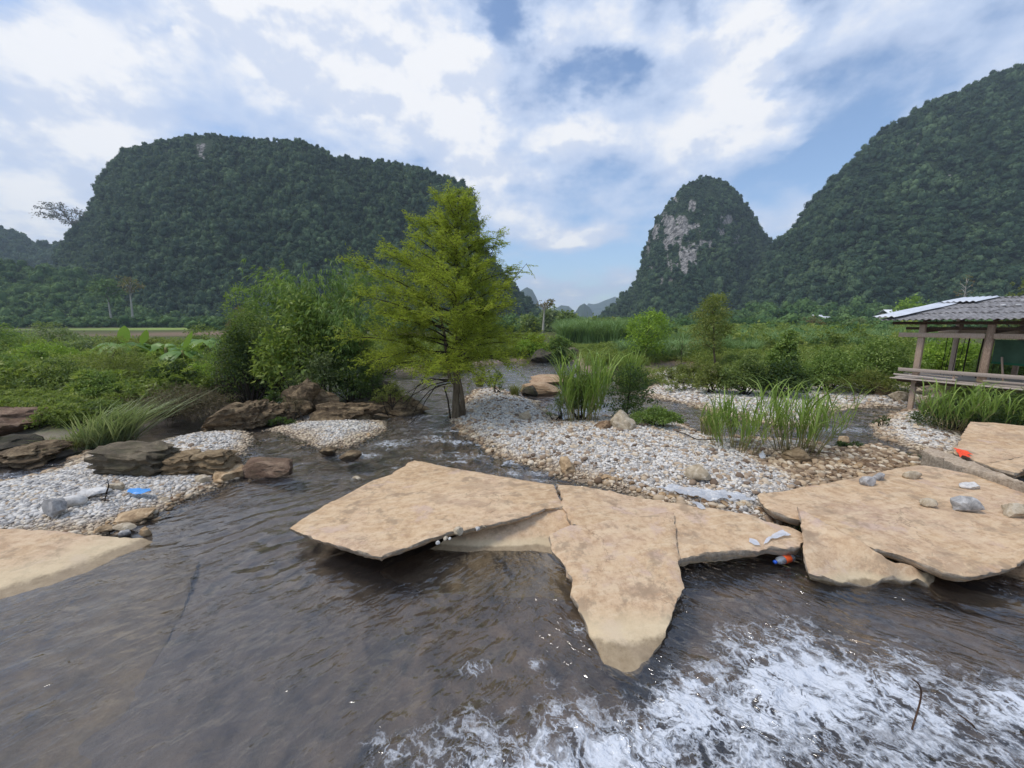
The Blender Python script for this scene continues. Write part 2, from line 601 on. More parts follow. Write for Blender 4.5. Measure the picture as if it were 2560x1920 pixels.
M = {}
M['concrete'] = mat_concrete()
M['concrete_grey'] = mat_concrete('bare_grey_concrete', 0.7)
M['bark'] = mat_bark('tree_bark', (0.075, 0.055, 0.035), (0.19, 0.15, 0.10))
M['bark_dark'] = mat_bark('dark_bark', (0.025, 0.02, 0.014), (0.07, 0.055, 0.04))
M['bark_pale'] = mat_bark('pale_bark', (0.28, 0.26, 0.22), (0.46, 0.43, 0.37), 3)
M['stem'] = mat_plain('green_stem', (0.10, 0.13, 0.05))
M['cane'] = mat_plain('cane_stem', (0.27, 0.24, 0.10), var=0.4)
M['rock_brown'] = mat_rock('brown_limestone', [(0.032, 0.024, 0.016), (0.125, 0.088, 0.053), (0.40, 0.30, 0.18)])
M['rock_tan'] = mat_rock('tan_limestone', [(0.10, 0.07, 0.042), (0.26, 0.185, 0.105), (0.42, 0.32, 0.20)], strata=6.0)
M['rock_dark'] = mat_rock('dark_limestone', [(0.022, 0.019, 0.015), (0.062, 0.054, 0.040), (0.14, 0.115, 0.08)], 0.3)
M['rock_grey'] = mat_rock('grey_brown_limestone', [(0.055, 0.045, 0.032), (0.135, 0.110, 0.075), (0.26, 0.21, 0.14)], 0.25, strata=5.0)
M['rock_rust'] = mat_rock('rust_limestone', [(0.075, 0.046, 0.032), (0.18, 0.115, 0.078), (0.36, 0.255, 0.175)], 0.2)
M['ledge'] = mat_rock('washed_ledge', [(0.20, 0.125, 0.07), (0.42, 0.28, 0.17), (0.56, 0.42, 0.28)], strata=8.0)
M['pebble'] = mat_pebble()
M['pebble_brown'] = mat_pebble('wet_brown_pebble', 0.85)
M['stone_white'] = mat_stone('white_stone', [(0.42, 0.40, 0.38), (0.62, 0.60, 0.57), (0.78, 0.75, 0.70)])
M['stone_grey'] = mat_stone('grey_stone', [(0.17, 0.165, 0.16), (0.34, 0.33, 0.32), (0.56, 0.54, 0.52)])
M['stone_ochre'] = mat_stone('ochre_stone', [(0.22, 0.14, 0.075), (0.42, 0.29, 0.165), (0.60, 0.45, 0.28)])
M['stone_brown'] = mat_stone('brown_stone', [(0.10, 0.06, 0.035), (0.22, 0.14, 0.08), (0.36, 0.25, 0.15)])
M['stone_tan'] = mat_stone('tan_stone', [(0.30, 0.23, 0.15), (0.46, 0.38, 0.27), (0.62, 0.54, 0.42)])
# foliage, linear colours
M['cypress'] = mat_leaf('feathery_yellow_green', (0.170, 0.209, 0.022), (0.360, 0.429, 0.042), (0.583, 0.620, 0.090), 0.6, 0.55, 0.2)
M['bamboo'] = mat_leaf('bamboo_leaf', (0.055, 0.112, 0.028), (0.146, 0.254, 0.055), (0.376, 0.487, 0.100))
M['broad'] = mat_leaf('broad_leaf', (0.071, 0.128, 0.020), (0.190, 0.273, 0.051), (0.429, 0.501, 0.124))
M['shrub'] = mat_leaf('shrub_leaf', (0.059, 0.100, 0.029), (0.158, 0.214, 0.060), (0.347, 0.403, 0.112))
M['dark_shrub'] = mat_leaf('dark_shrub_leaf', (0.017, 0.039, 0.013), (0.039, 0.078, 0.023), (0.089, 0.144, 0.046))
M['lime'] = mat_leaf('lime_leaf', (0.106, 0.196, 0.022), (0.260, 0.408, 0.040), (0.438, 0.596, 0.086))
M['olive'] = mat_leaf('olive_leaf', (0.097, 0.114, 0.027), (0.205, 0.232, 0.054), (0.370, 0.389, 0.104))
M['greygreen'] = mat_leaf('grey_green_leaf', (0.085, 0.120, 0.050), (0.188, 0.242, 0.104), (0.399, 0.445, 0.211))
M['fresh'] = mat_leaf('fresh_green_leaf', (0.081, 0.140, 0.029), (0.191, 0.286, 0.062), (0.394, 0.493, 0.146))
M['rusty'] = mat_leaf('reddish_leaf', (0.084, 0.042, 0.022), (0.168, 0.096, 0.042), (0.264, 0.180, 0.072))
M['twig'] = mat_leaf('dead_twig', (0.058, 0.044, 0.029), (0.137, 0.107, 0.065), (0.260, 0.215, 0.137), 0.8, 0.1, 0.1)
M['grass'] = mat_leaf('tall_grass_blade', (0.094, 0.152, 0.028), (0.215, 0.321, 0.056), (0.448, 0.559, 0.149), 0.45, 0.35)
M['reed'] = mat_leaf('blue_green_reed', (0.146, 0.172, 0.071), (0.313, 0.382, 0.175), (0.620, 0.620, 0.349), 0.5, 0.25)
M['sedge'] = mat_leaf('yellow_sedge', (0.101, 0.097, 0.030), (0.230, 0.223, 0.074), (0.405, 0.392, 0.162), 0.6, 0.25)
M['sugarcane'] = mat_leaf('sugarcane_leaf', (0.067, 0.123, 0.039), (0.177, 0.290, 0.094), (0.408, 0.523, 0.203), 0.5, 0.25, inst=0.3)
M['meadow'] = mat_leaf('meadow_herb', (0.099, 0.140, 0.027), (0.230, 0.291, 0.060), (0.435, 0.470, 0.121), inst=0.5)
M['banana'] = mat_leaf('banana_leaf', (0.069, 0.156, 0.025), (0.144, 0.275, 0.050), (0.275, 0.413, 0.106), 0.4, 0.4)
M['forest'] = mat_leaf('forest_leaf', (0.010, 0.028, 0.018), (0.042, 0.084, 0.044), (0.15, 0.22, 0.10), 0.7, 0.15, 0.15, inst=0.6, macro=0.9)
M['forest_low'] = mat_leaf('foothill_leaf', (0.028, 0.070, 0.024), (0.078, 0.150, 0.046), (0.175, 0.265, 0.085), 0.7, 0.2, 0.15, inst=0.6, macro=0.7)
M['pinkish'] = mat_leaf('dusty_mauve_leaf', (0.14, 0.11, 0.12), (0.22, 0.18, 0.20), (0.30, 0.25, 0.27), 0.8, 0.2, 0.1)
M['wood'] = mat_wood('weathered_timber', [(0.23, 0.155, 0.105), (0.45, 0.325, 0.24), (0.60, 0.47, 0.37)], (6, 6, 1))
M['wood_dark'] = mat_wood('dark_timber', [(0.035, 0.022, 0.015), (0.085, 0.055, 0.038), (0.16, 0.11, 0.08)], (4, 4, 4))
M['plank'] = mat_wood('grey_plank', [(0.25, 0.20, 0.17), (0.40, 0.335, 0.285), (0.55, 0.48, 0.42)], (1, 8, 8))


# ------------------------------------------------------------------ instancing for uncountable stuff
def scatter(name, pts, rot, scl, idx, sources, kind='stuff', **props):
    me = bpy.data.meshes.new(name)
    pts = np.asarray(pts, np.float32)
    n = len(pts)
    me.vertices.add(n)
    me.vertices.foreach_set('co', pts.ravel())
    a = me.attributes.new('turn', 'FLOAT_VECTOR', 'POINT')
    a.data.foreach_set('vector', np.asarray(rot, np.float32).ravel())
    a = me.attributes.new('size', 'FLOAT_VECTOR', 'POINT')
    a.data.foreach_set('vector', np.asarray(scl, np.float32).ravel())
    a = me.attributes.new('pick', 'INT', 'POINT')
    a.data.foreach_set('value', np.asarray(idx, np.int32))
    o = link(name, me, kind=kind, **props)
    ng = bpy.data.node_groups.new(name, 'GeometryNodeTree')
    ng.interface.new_socket('Geometry', in_out='INPUT', socket_type='NodeSocketGeometry')
    ng.interface.new_socket('Geometry', in_out='OUTPUT', socket_type='NodeSocketGeometry')
    N, Lk = ng.nodes, ng.links
    gi, go = N.new('NodeGroupInput'), N.new('NodeGroupOutput')
    iop = N.new('GeometryNodeInstanceOnPoints')
    jn = N.new('GeometryNodeJoinGeometry')
    for s in reversed(sources):
        oi = N.new('GeometryNodeObjectInfo')
        oi.inputs[0].default_value = s
        oi.inputs['As Instance'].default_value = False
        g2 = N.new('GeometryNodeGeometryToInstance')
        Lk.new(oi.outputs['Geometry'], g2.inputs[0])
        Lk.new(g2.outputs[0], jn.inputs[0])
    Lk.new(gi.outputs[0], iop.inputs['Points'])
    Lk.new(jn.outputs[0], iop.inputs['Instance'])
    iop.inputs['Pick Instance'].default_value = True

    def na(nm, dt):
        q = N.new('GeometryNodeInputNamedAttribute')
        q.data_type = dt
        q.inputs[0].default_value = nm
        return q.outputs[0]
    Lk.new(na('pick', 'INT'), iop.inputs['Instance Index'])
    e2r = N.new('FunctionNodeEulerToRotation')
    Lk.new(na('turn', 'FLOAT_VECTOR'), e2r.inputs[0])
    Lk.new(e2r.outputs[0], iop.inputs['Rotation'])
    Lk.new(na('size', 'FLOAT_VECTOR'), iop.inputs['Scale'])
    Lk.new(iop.outputs[0], go.inputs[0])
    md = o.modifiers.new('scatter', 'NODES')
    md.node_group = ng
    return o


def source(me):
    """a mesh the scatter copies; not linked into the scene itself"""
    return bpy.data.objects.new(me.name, me)
# ------------------------------------------------------------------ plan of the river: outlines traced onto the water plane
def Q(*pix, z=0.05):
    out = []
    for p in pix:
        out.append(np.array(p[1:], float) if p[0] == 'w' else G(p[0], p[1], z)[:2])
    return np.array(out)


GRAVEL = {
    'main': (Q((1118, 1052), (1150, 1012), (1190, 972), (1240, 966), (1290, 985), (1345, 1003), (1362, 1025), (1400, 1050), (1480, 1042),
               (1600, 1036), (1690, 1052), (1760, 1085), (1830, 1092), (1930, 1096), (2050, 1100), (2060, 1118), (1960, 1128), (1880, 1128), (1930, 1160), (1990, 1185), (2035, 1215),
               (1975, 1330), (1900, 1330), (1700, 1262), (1560, 1222), (1430, 1190), (1370, 1168), (1290, 1147), (1220, 1122), (1180, 1098), (1150, 1078)), .30, .30),
    'wet': (Q((1900, 1150), (1985, 1122), (2080, 1118), (2200, 1108), (2290, 1140), (2310, 1165), (2250, 1200), (2060, 1230), (1990, 1190)), .055, .12),
    'left': (Q(('w', -22, 7.4), (-150, 1212), (0, 1197), (100, 1182), (150, 1166), (215, 1128), (300, 1112), (480, 1128), (600, 1190), (555, 1208), (452, 1250), (373, 1286),
               (300, 1312), (241, 1340), (0, 1352), ('w', -22, 5.6)), .27, .25),
    'bar': (Q((330, 1128), (400, 1095), (500, 1077), (600, 1074), (634, 1090), (606, 1132), (540, 1155), (450, 1160)), .20, .30),
    'spit': (Q((672, 1070), (711, 1059), (771, 1052), (861, 1047), (955, 1050), (970, 1070), (922, 1092), (877, 1110), (801, 1116), (760, 1101), (711, 1080)), .17, .30),
    'north': (Q((1600, 985), (1640, 955), (1620, 935), (1690, 915), (1800, 950), (1900, 975), (2050, 965), (2130, 950), (2270, 960), (2330, 1000), (2300, 1030), (2255, 1017),
                (2200, 1012), (2120, 1018), (2060, 1032), (2040, 1060), (1950, 1060), (1850, 1045), (1760, 1020), (1680, 1000)), .22, .22),
    'hutspit': (Q((2185, 1062), (2225, 1035), (2280, 1020), (2340, 1035), (2380, 1068), (2430, 1100), (2440, 1140), (2330, 1130), (2260, 1108), (2205, 1088)), .24, .30),
    'island': (Q((520, 1072), (640, 1030), (700, 960), (980, 960), (1040, 1000), (1010, 1030), (900, 1052), (700, 1056)), .30, .25),
}
LAND = Q(('w', -60, 9.2), (-300, 1128), (0, 1112), (60, 1128), (130, 1140), (200, 1118), (300, 1070), (390, 1058), (480, 1050), (545, 1028), (575, 1000), (590, 978), (640, 958), (760, 942),
         (900, 932), (1050, 922), (1180, 912), (1320, 898), (1380, 895), (1428, 892), (1442, 905), (1448, 922), (1500, 932), (1600, 930), (1690, 914), (1760, 930), (1830, 950), (1900, 956),
         (1990, 948), (2090, 926), (2200, 924), (2262, 940), (2330, 1008), (2420, 1056), (2480, 1072), (2700, 1085), ('w', 60, 9.0), ('w', 3000, 40), ('w', 3000, 6000), ('w', -3000, 6000), ('w', -3000, 40))


def poly_sd(P, poly):
    """signed distance, positive inside"""
    x, y = P[:, 0], P[:, 1]
    d = np.full(len(P), 1e18)
    ins = np.zeros(len(P), bool)
    n = len(poly)
    for i in range(n):
        a, b = poly[i], poly[(i + 1) % n]
        e = b - a
        w = P - a
        t = np.clip((w @ e) / (e @ e + 1e-12), 0, 1)
        q = w - t[:, None] * e
        d = np.minimum(d, (q * q).sum(1))
        c = (a[1] <= y) != (b[1] <= y)
        with np.errstate(divide='ignore', invalid='ignore'):
            xi = a[0] + (y - a[1]) / (b[1] - a[1] + 1e-15) * e[0]
        ins ^= c & (x < xi)
    d = np.sqrt(d)
    return np.where(ins, d, -d)


BED = -0.34


def ground_at(XY):
    """height, gravel weight, land weight"""
    XY = np.asarray(XY, float)
    near = (np.abs(XY[:, 0]) < 45) & (XY[:, 1] < 60)
    n1 = np.zeros(len(XY))
    n1[near] = fbm(P3(XY[near, 0] * 0.9, XY[near, 1] * 0.9), 3, 5) * 0.16
    h = np.full(len(XY), BED)
    g = np.zeros(len(XY))
    for k, (poly, hm, sl) in GRAVEL.items():
        m = near
        s = np.full(len(XY), -9.0)
        s[m] = poly_sd(XY[m], poly)
        s = s + n1
        hh = np.where(s > 0, hm * (1 - np.exp(-s * sl / hm)), np.maximum(s * .30, BED))
        h = np.maximum(h, hh)
        g = np.maximum(g, sstep(-.35, -.05, s))
    s = poly_sd(XY, LAND) + n1 * 1.6
    n2 = fbm(P3(XY[:, 0] * .22, XY[:, 1] * .22), 3, 9)
    top = .75 + n2 * .18 + .006 * np.clip(XY[:, 1] - 45, 0, 400) + .06 * np.clip(np.abs(XY[:, 0]) - 60, 0, 30) * 0
    hl = np.where(s > 0, top * (1 - np.exp(-s * .8)), np.maximum(s * .4, BED))
    h = np.maximum(h, hl)
    land = sstep(.25, .9, s)
    return h, g, land


def gz(x, y):
    return float(ground_at(np.array([[x, y]]))[0][0])


def make_ground():
    def axis(lo, hi, st, far_lo, far_hi, k=36):
        a = np.arange(lo, hi + 1e-6, st)
        up = hi + np.geomspace(st * 2, far_hi - hi, k)
        dn = lo - np.geomspace(st * 2, lo - far_lo, k)
        return np.concatenate([dn[::-1], a, up])
    xs = axis(-20, 20, .15, -5000, 5000)
    ys = axis(0, 36, .15, -60, 7000, 44)
    X, Yg = np.meshgrid(xs, ys)
    XY = np.stack([X.ravel(), Yg.ravel()], 1)
    h, g, land = ground_at(XY)
    fine = np.zeros(len(XY))
    m = (np.abs(XY[:, 0]) < 24) & (XY[:, 1] < 44)
    fine[m] = fbm(P3(XY[m, 0] * 3.0, XY[m, 1] * 3.0), 3, 21)
    h = h + fine * (.02 + .03 * land)
    # fields on the left: pale green strip and ploughed brown strip
    px, py = proj(np.stack([XY[:, 0], XY[:, 1], h], 1))
    nx, ny = len(xs), len(ys)
    i = np.arange(nx * ny).reshape(ny, nx)
    Fq = np.stack([i[:-1, :-1], i[:-1, 1:], i[1:, 1:], i[1:, :-1]], -1).reshape(-1, 4)
    x, y = XY[:, 0], XY[:, 1]
    brown = sstep(74, 78, y) * sstep(120, 112, y) * sstep(-100, -92, x) * sstep(-52, -60, x + (y - 76) * .12)
    green = sstep(125, 130, y) * sstep(190, 180, y) * sstep(-190, -178, x) * sstep(-95, -104, x)
    clay = sstep(.05, .25, fbm(P3(x * .15, y * .1), 2, 33) + sstep(24, 27, y) * sstep(37, 33, y) * sstep(9, 11, x) * sstep(22, 18, x) - .35)
    t = NT('river_ground')
    P = t.pos()
    a = t.noise(P, 0.6, 6, 0.6, 0.5)
    b = t.noise(P, 3.2, 6, 0.65, 0.4)
    f = t.noise(P, 22, 5, 0.7)
    bed = t.ramp(a, [(0.30, (0.075, 0.078, 0.075)), (0.43, (0.215, 0.160, 0.118)), (0.56, (0.31, 0.228, 0.168)), (0.70, (0.12, 0.122, 0.115))])
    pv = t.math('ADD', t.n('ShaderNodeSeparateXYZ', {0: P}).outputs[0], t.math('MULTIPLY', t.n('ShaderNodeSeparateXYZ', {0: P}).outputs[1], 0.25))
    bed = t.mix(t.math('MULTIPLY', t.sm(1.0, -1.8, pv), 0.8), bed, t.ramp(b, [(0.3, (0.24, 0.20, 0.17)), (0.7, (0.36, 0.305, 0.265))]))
    bed = t.mix(t.math('MULTIPLY', t.sm(0.5, 0.72, b), 0.6), bed, (0.052, 0.058, 0.056))
    bed = t.mix(t.math('MULTIPLY', t.sm(0.55, 0.72, f), 0.0), bed, (0.33, 0.28, 0.22))
    grav = t.ramp(f, [(0.30, (0.20, 0.17, 0.14)), (0.5, (0.40, 0.37, 0.33)), (0.70, (0.60, 0.57, 0.53))])
    z = t.n('ShaderNodeSeparateXYZ', {0: P}).outputs[2]
    zz = t.math('ADD', z, t.math('MULTIPLY_ADD', b, 0.14, -0.07))
    grav = t.mix(t.math('MULTIPLY', t.sm(0.12, 0.03, zz), 0.8), grav, t.ramp(f, [(0.3, (0.085, 0.055, 0.03)), (0.7, (0.30, 0.21, 0.125))]))
    soil = t.ramp(b, [(0.32, (0.060, 0.045, 0.028)), (0.5, (0.085, 0.092, 0.030)), (0.68, (0.075, 0.125, 0.034))])
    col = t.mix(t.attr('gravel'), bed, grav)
    col = t.mix(t.attr('land'), col, soil)
    col = t.mix(t.math('MULTIPLY', t.attr('clay'), 0.8), col, t.ramp(b, [(0.3, (0.17, 0.105, 0.055)), (0.7, (0.29, 0.19, 0.105))]))
    col = t.mix(t.attr('brown'), col, t.ramp(b, [(0.3, (0.15, 0.10, 0.068)), (0.7, (0.24, 0.17, 0.115))]))
    col = t.mix(t.attr('green'), col, t.ramp(b, [(0.3, (0.19, 0.26, 0.06)), (0.7, (0.27, 0.34, 0.085))]))
    mt = t.done(t.principled(col, 0.9, 0.15, t.bump(t.math('ADD', f, b), 0.6, 0.03)))
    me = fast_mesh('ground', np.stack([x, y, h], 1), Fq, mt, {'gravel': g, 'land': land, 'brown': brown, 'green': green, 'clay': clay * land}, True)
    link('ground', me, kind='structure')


make_ground()


# ------------------------------------------------------------------ the river
def wave_height(x, y):
    """standing ripples of a shallow stream, sharper where it runs over the slabs"""
    w1 = fbm(P3(x * 1.1 + y * .5, y * 2.3 - x * .5), 3, 41)
    w2 = fbm(P3(x * 3.6 + y * 1.8, y * 6.2 - x * 2.2), 3, 47)
    r = 1 - np.abs(fbm(P3(x * 2.4 + y * .9, y * 4.6 - x * 1.2), 2, 53))
    near = sstep(7.5, 4.0, y)
    rap = np.exp(-((x + .6) / 2.4) ** 2 - ((y - 9.5) / 3.2) ** 2)          # the fast run between spit and main bar
    h = w1 * (.014 + .020 * sstep(6.5, 9, y)) + w2 * .010 * sstep(6.5, 9, y) + w2 * (.004 + .005 * sstep(-3.2, -.2, x - 1.6 + .5 * y)) + (r - .75) * .010 * near
    h += rap * (fbm(P3(x * 2.2, y * 3.4), 3, 61) * .055 + w2 * .012)
    # bow waves left of the big slab
    d = np.exp(-((x + 2.6) / 1.5) ** 2 - ((y - 5.3) / .9) ** 2)
    h += d * .020 * np.sin((y * 1.35 - x * 1.0) * 11 + 5.5 * fbm(P3(x * 1.6, y * 1.6), 3, 63))
    return h


def foam_amount(x, y):
    """how much white water: a broad rapid at the lower right, flecks in the runs upstream"""
    px, py = proj(np.stack([x, y, np.zeros_like(x)], -1))
    wob = fbm(P3(x * 1.6, y * 1.6), 3, 71)
    wob2 = fbm(P3(x * .8 + 9, y * .8), 2, 73)
    return wob, wob2


RAPID = Q((900, 2100), (980, 1960), (1030, 1850), (1090, 1770), (1160, 1690), (1270, 1712), (1420, 1700), (1560, 1740), (1640, 1690), (1670, 1610), (1740, 1560), (1900, 1520), (2010, 1490),
          (2060, 1530), (2160, 1600), (2330, 1640), (2560, 1690), (2900, 1760), (3300, 2100), (2400, 2300), (1200, 2300), z=0)
CORE = Q((1180, 1960), (1300, 1840), (1420, 1770), (1600, 1760), (1750, 1690), (1980, 1620), (2100, 1620), (2300, 1680), (2560, 1740), (2900, 1850), (2900, 1930), (2500, 1850), (2200, 1815), (1900, 1840), (1650, 1910), (1450, 2010), z=0)


def make_water():
    xs = np.concatenate([np.linspace(-34, -9, 90, endpoint=False), np.linspace(-9, -4, 150, endpoint=False), np.linspace(-4, 6, 620, endpoint=False), np.linspace(6, 22, 140)])
    ys = np.concatenate([np.linspace(-6, .9, 30, endpoint=False), np.geomspace(.9, 8, 520, endpoint=False), np.geomspace(8, 46, 220)])
    X, Yg = np.meshgrid(xs, ys)
    x, y = X.ravel(), Yg.ravel()
    h = wave_height(x, y)
    sdR = poly_sd(np.stack([x, y], 1), RAPID)
    sdC = poly_sd(np.stack([x, y], 1), CORE)
    wob = fbm(P3(x * 2.2, y * 2.2), 3, 71)
    f = sstep(-.22, .55, sdR + wob * .30) * .54 + sstep(-.15, .40, sdC + wob * .35) * .52
    # flecks: (px, py, radius m, weight)
    for qx, qy, rx, ry, wt in [(975, 1110, .7, .35, .55), (1090, 1095, .6, .3, .42), (900, 1140, .5, .25, .62), (1150, 1140, .9, .3, .42), (1060, 1165, .7, .2, .3), (1120, 1040, .35, .2, .5),
                               (700, 1165, .5, .2, .25), (930, 1200, .8, .25, .22), (1180, 990, .9, .5, .3), (1500, 1495, .2, .2, .2), (1450, 1570, .18, .16, .42),
                               (1190, 1670, .13, .08, .6), (1340, 1660, .08, .06, .55), (980, 1870, .22, .14, .5), (2100, 1075, 1.2, .35, .4), (2000, 1050, .8, .3, .35), (1700, 1015, .8, .3, .25), (60, 1190, 1.5, .3, .4), (770, 1400, .25, .1, .2)]:
        c = G(qx, qy)
        f = np.maximum(f, wt * np.exp(-((x - c[0]) / rx) ** 2 - ((y - c[1]) / ry) ** 2))
    run = np.exp(-((x + .6) / 2.6) ** 2 - ((y - 9.3) / 3.0) ** 2) + .6 * np.exp(-((x - 7.0) / 2.5) ** 2 - ((y - 11.5) / 1.2) ** 2)
    f = np.maximum(f, .62 * run * sstep(.10, .42, fbm(P3(x * 1.7, y * 3.2), 3, 91)))
    # broken, tumbling surface in the rapid
    turb = 1 - np.abs(fbm(P3(x * 3.0 + y * 1.6, y * 5.0 - x * 2.0), 3, 81)) * 2
    h = h + np.clip(f, 0, 1) * (turb * .030 + fbm(P3(x * 8, y * 11), 2, 83) * .010)
    nx, ny = len(xs), len(ys)
    i = np.arange(nx * ny).reshape(ny, nx)
    Fq = np.stack([i[:-1, :-1], i[:-1, 1:], i[1:, 1:], i[1:, :-1]], -1).reshape(-1, 4)
    t = NT('river_water')
    P = t.pos()
    # flow runs from the far right corner of each reach towards the lower right: stretch the ripple noise along it
    rot = t.n('ShaderNodeVectorRotate', {'Vector': P, 'Angle': R(38)}, rotation_type='Z_AXIS').outputs[0]
    st = t.vm('MULTIPLY', rot, (1.0, 2.6, 1.0))
    rot2 = t.n('ShaderNodeVectorRotate', {'Vector': P, 'Angle': R(-48)}, rotation_type='Z_AXIS').outputs[0]
    st2 = t.vm('MULTIPLY', rot2, (1.0, 2.4, 1.0))
    side = t.sm(-0.6, 0.9, t.n('ShaderNodeSeparateXYZ', {0: P}).outputs[0])

    def both(sc, d, ro, di):
        a_, b_ = t.noise(st2, sc, d, ro, di), t.noise(st, sc, d, ro, di)
        return t.math('ADD', t.math('MULTIPLY', a_, t.math('SUBTRACT', 1.0, side)), t.math('MULTIPLY', b_, side))
    r1 = both(2.3, 2, 0.5, 0.8)
    r2 = both(6.0, 1.5, 0.5, 0.8)
    r2 = t.math('SUBTRACT', 1.0, t.math('ABSOLUTE', t.math('MULTIPLY_ADD', r2, 3.0, -1.5)))
    r3 = t.noise(P, 1.1, 3, 0.5, 0.3)
    hh = t.math('ADD', t.math('MULTIPLY_ADD', r1, 1.0, t.math('MULTIPLY', t.math('MULTIPLY', r2, t.sm(0.42, 0.60, t.noise(P, 1.7, 3, 0.6))), 0.38)), t.math('MULTIPLY', r3, 0.9))
    calm = t.sm(-3.2, -0.2, t.math('SUBTRACT', t.n('ShaderNodeSeparateXYZ', {0: P}).outputs[0], t.math('MULTIPLY_ADD', t.n('ShaderNodeSeparateXYZ', {0: P}).outputs[1], -0.5, 1.6)))
    calm = t.math('MAXIMUM', calm, t.sm(5.5, 7.5, t.n('ShaderNodeSeparateXYZ', {0: P}).outputs[1]))
    hh = t.math('MULTIPLY', hh, t.math('MULTIPLY_ADD', calm, 0.65, 0.35))
    nrm = t.bump(hh, 1.0, 0.040)
    fr = t.n('ShaderNodeFresnel', {'IOR': 1.75, 'Normal': nrm}).outputs[0]
    gl = t.n('ShaderNodeBsdfGlossy', {'Color': (1, 1, 1), 'Roughness': 0.01, 'Normal': nrm}).outputs[0]
    tr = t.n('ShaderNodeBsdfTransparent', {'Color': (0.86, 0.86, 0.83)}).outputs[0]
    # a little suspended silt makes the stream milky
    silt = t.n('ShaderNodeBsdfDiffuse', {'Color': (0.17, 0.165, 0.17)}).outputs[0]
    body = t.n('ShaderNodeMixShader', {0: 0.07, 1: tr, 2: silt}).outputs[0]
    water = t.n('ShaderNodeMixShader', {0: fr, 1: body, 2: gl}).outputs[0]
    # foam: torn threads where the foam weight is low, closing to sheets where it is high
    fw = t.attr('foam')
    warp = t.n('ShaderNodeTexNoise', {'Vector': P, 'Scale': 2.2, 'Detail': 5.0, 'Roughness': 0.62}).outputs['Color']
    wv = t.vm('ADD', st, t.n('ShaderNodeVectorMath', {0: t.vm('SUBTRACT', warp, (0.5, 0.5, 0.5)), 'Scale': 0.55}, operation='SCALE').outputs[0])
    wf = t.vm('ADD', t.vm('MULTIPLY', rot, (1.0, 1.22, 1.0)), t.n('ShaderNodeVectorMath', {0: t.vm('SUBTRACT', warp, (0.5, 0.5, 0.5)), 'Scale': 0.62}, operation='SCALE').outputs[0])
    fa = t.noise(wf, 3.9, 2, 0.5, 0.3)
    fb = t.noise(wf, 9.0, 2, 0.5, 0.3)
    fc = t.noise(rot, 34.0, 3, 0.6, 0.3)
    ra = t.math('SUBTRACT', 1.0, t.math('ABSOLUTE', t.math('MULTIPLY_ADD', fa, 6.6, -3.3)))
    rb = t.math('SUBTRACT', 1.0, t.math('ABSOLUTE', t.math('MULTIPLY_ADD', fb, 7.0, -3.5)))
    thr = t.math('ADD', t.math('MAXIMUM', ra, t.math('SUBTRACT', rb, 0.12)), t.math('MULTIPLY', t.math('SUBTRACT', fc, 0.5), 0.42))
    lev = t.math('MULTIPLY_ADD', fw, -1.02, 1.04)
    mask = t.math('MULTIPLY', t.n('ShaderNodeMapRange', {0: t.math('SUBTRACT', thr, lev), 1: -0.05, 2: 0.55, 3: 0.0, 4: 1.0}).outputs[0], t.sm(0.05, 0.18, fw))
    fcol = t.n('ShaderNodeBsdfPrincipled', {'Base Color': (0.66, 0.69, 0.74, 1), 'Roughness': 0.55, 'Specular IOR Level': 0.3,
                                            'Normal': t.bump(t.math('ADD', mask, fc), 0.8, 0.02, nrm)}).outputs[0]
    sh = t.n('ShaderNodeMixShader', {0: t.math('MULTIPLY', mask, 0.90), 1: water, 2: fcol}).outputs[0]
    mt = t.done(sh)
    me = fast_mesh('river_water', np.stack([x, y, h], 1), Fq, mt, {'foam': np.clip(f, 0, 1)}, True)
    link('river_water', me, kind='structure')


make_water()


# ------------------------------------------------------------------ gravel
def pebble_sources(mat):
    out = []
    V, Fc = ico(2)
    for k in range(7):
        s = np.array([1, RNG.uniform(.7, .95), RNG.uniform(.42, .7)])
        W = V * (1 + .20 * fbm(V * 1.3 + k * 9.1, 2, 100 + k)[:, None])
        out.append(source(fast_mesh('pebble', W * s, Fc, M[mat], None, True)))
    return out


PEB = pebble_sources('pebble')
PEB_BROWN = pebble_sources('pebble_brown')


def scatter_pebbles(name, poly_names, dens, smin, smax, cap=120000, grow=.25, src=None, edge=False):
    src = src or PEB
    pts = []
    for k in poly_names:
        poly = GRAVEL[k][0]
        lo, hi = poly.min(0) - .4, poly.max(0) + .4
        n = int((hi[0] - lo[0]) * (hi[1] - lo[1]) * dens)
        n = min(n, cap)
        p = RNG.uniform(lo, hi, (n, 2))
        sd = poly_sd(p, poly) + fbm(P3(p[:, 0] * .9, p[:, 1] * .9), 3, 5) * .16
        keep = sd > -grow * RNG.random(n) ** 2
        if edge:
            keep = (sd > -.22) & (sd < .28 * RNG.random(n))
        p = p[keep]
        h, g, land = ground_at(p)
        ok = (land < RNG.random(len(p)) * .8) & (h > -.16)
        px, py = proj(np.stack([p[:, 0], p[:, 1], h], 1))
        ok &= (px > -250) & (px < 2810)
        pts.append(np.stack([p[ok, 0], p[ok, 1], h[ok]], 1))
    P = np.concatenate(pts)
    n = len(P)
    s = smin * (smax / smin) ** (RNG.random(n) ** 1.8)
    P[:, 2] += s * .18
    rot = np.stack([RNG.normal(0, .3, n), RNG.normal(0, .3, n), RNG.uniform(0, 6.28, n)], 1)
    scatter(name, P, rot, np.stack([s, s, s], 1) * RNG.uniform(.85, 1.15, (n, 3)), RNG.integers(0, len(src), n), src)
    return n


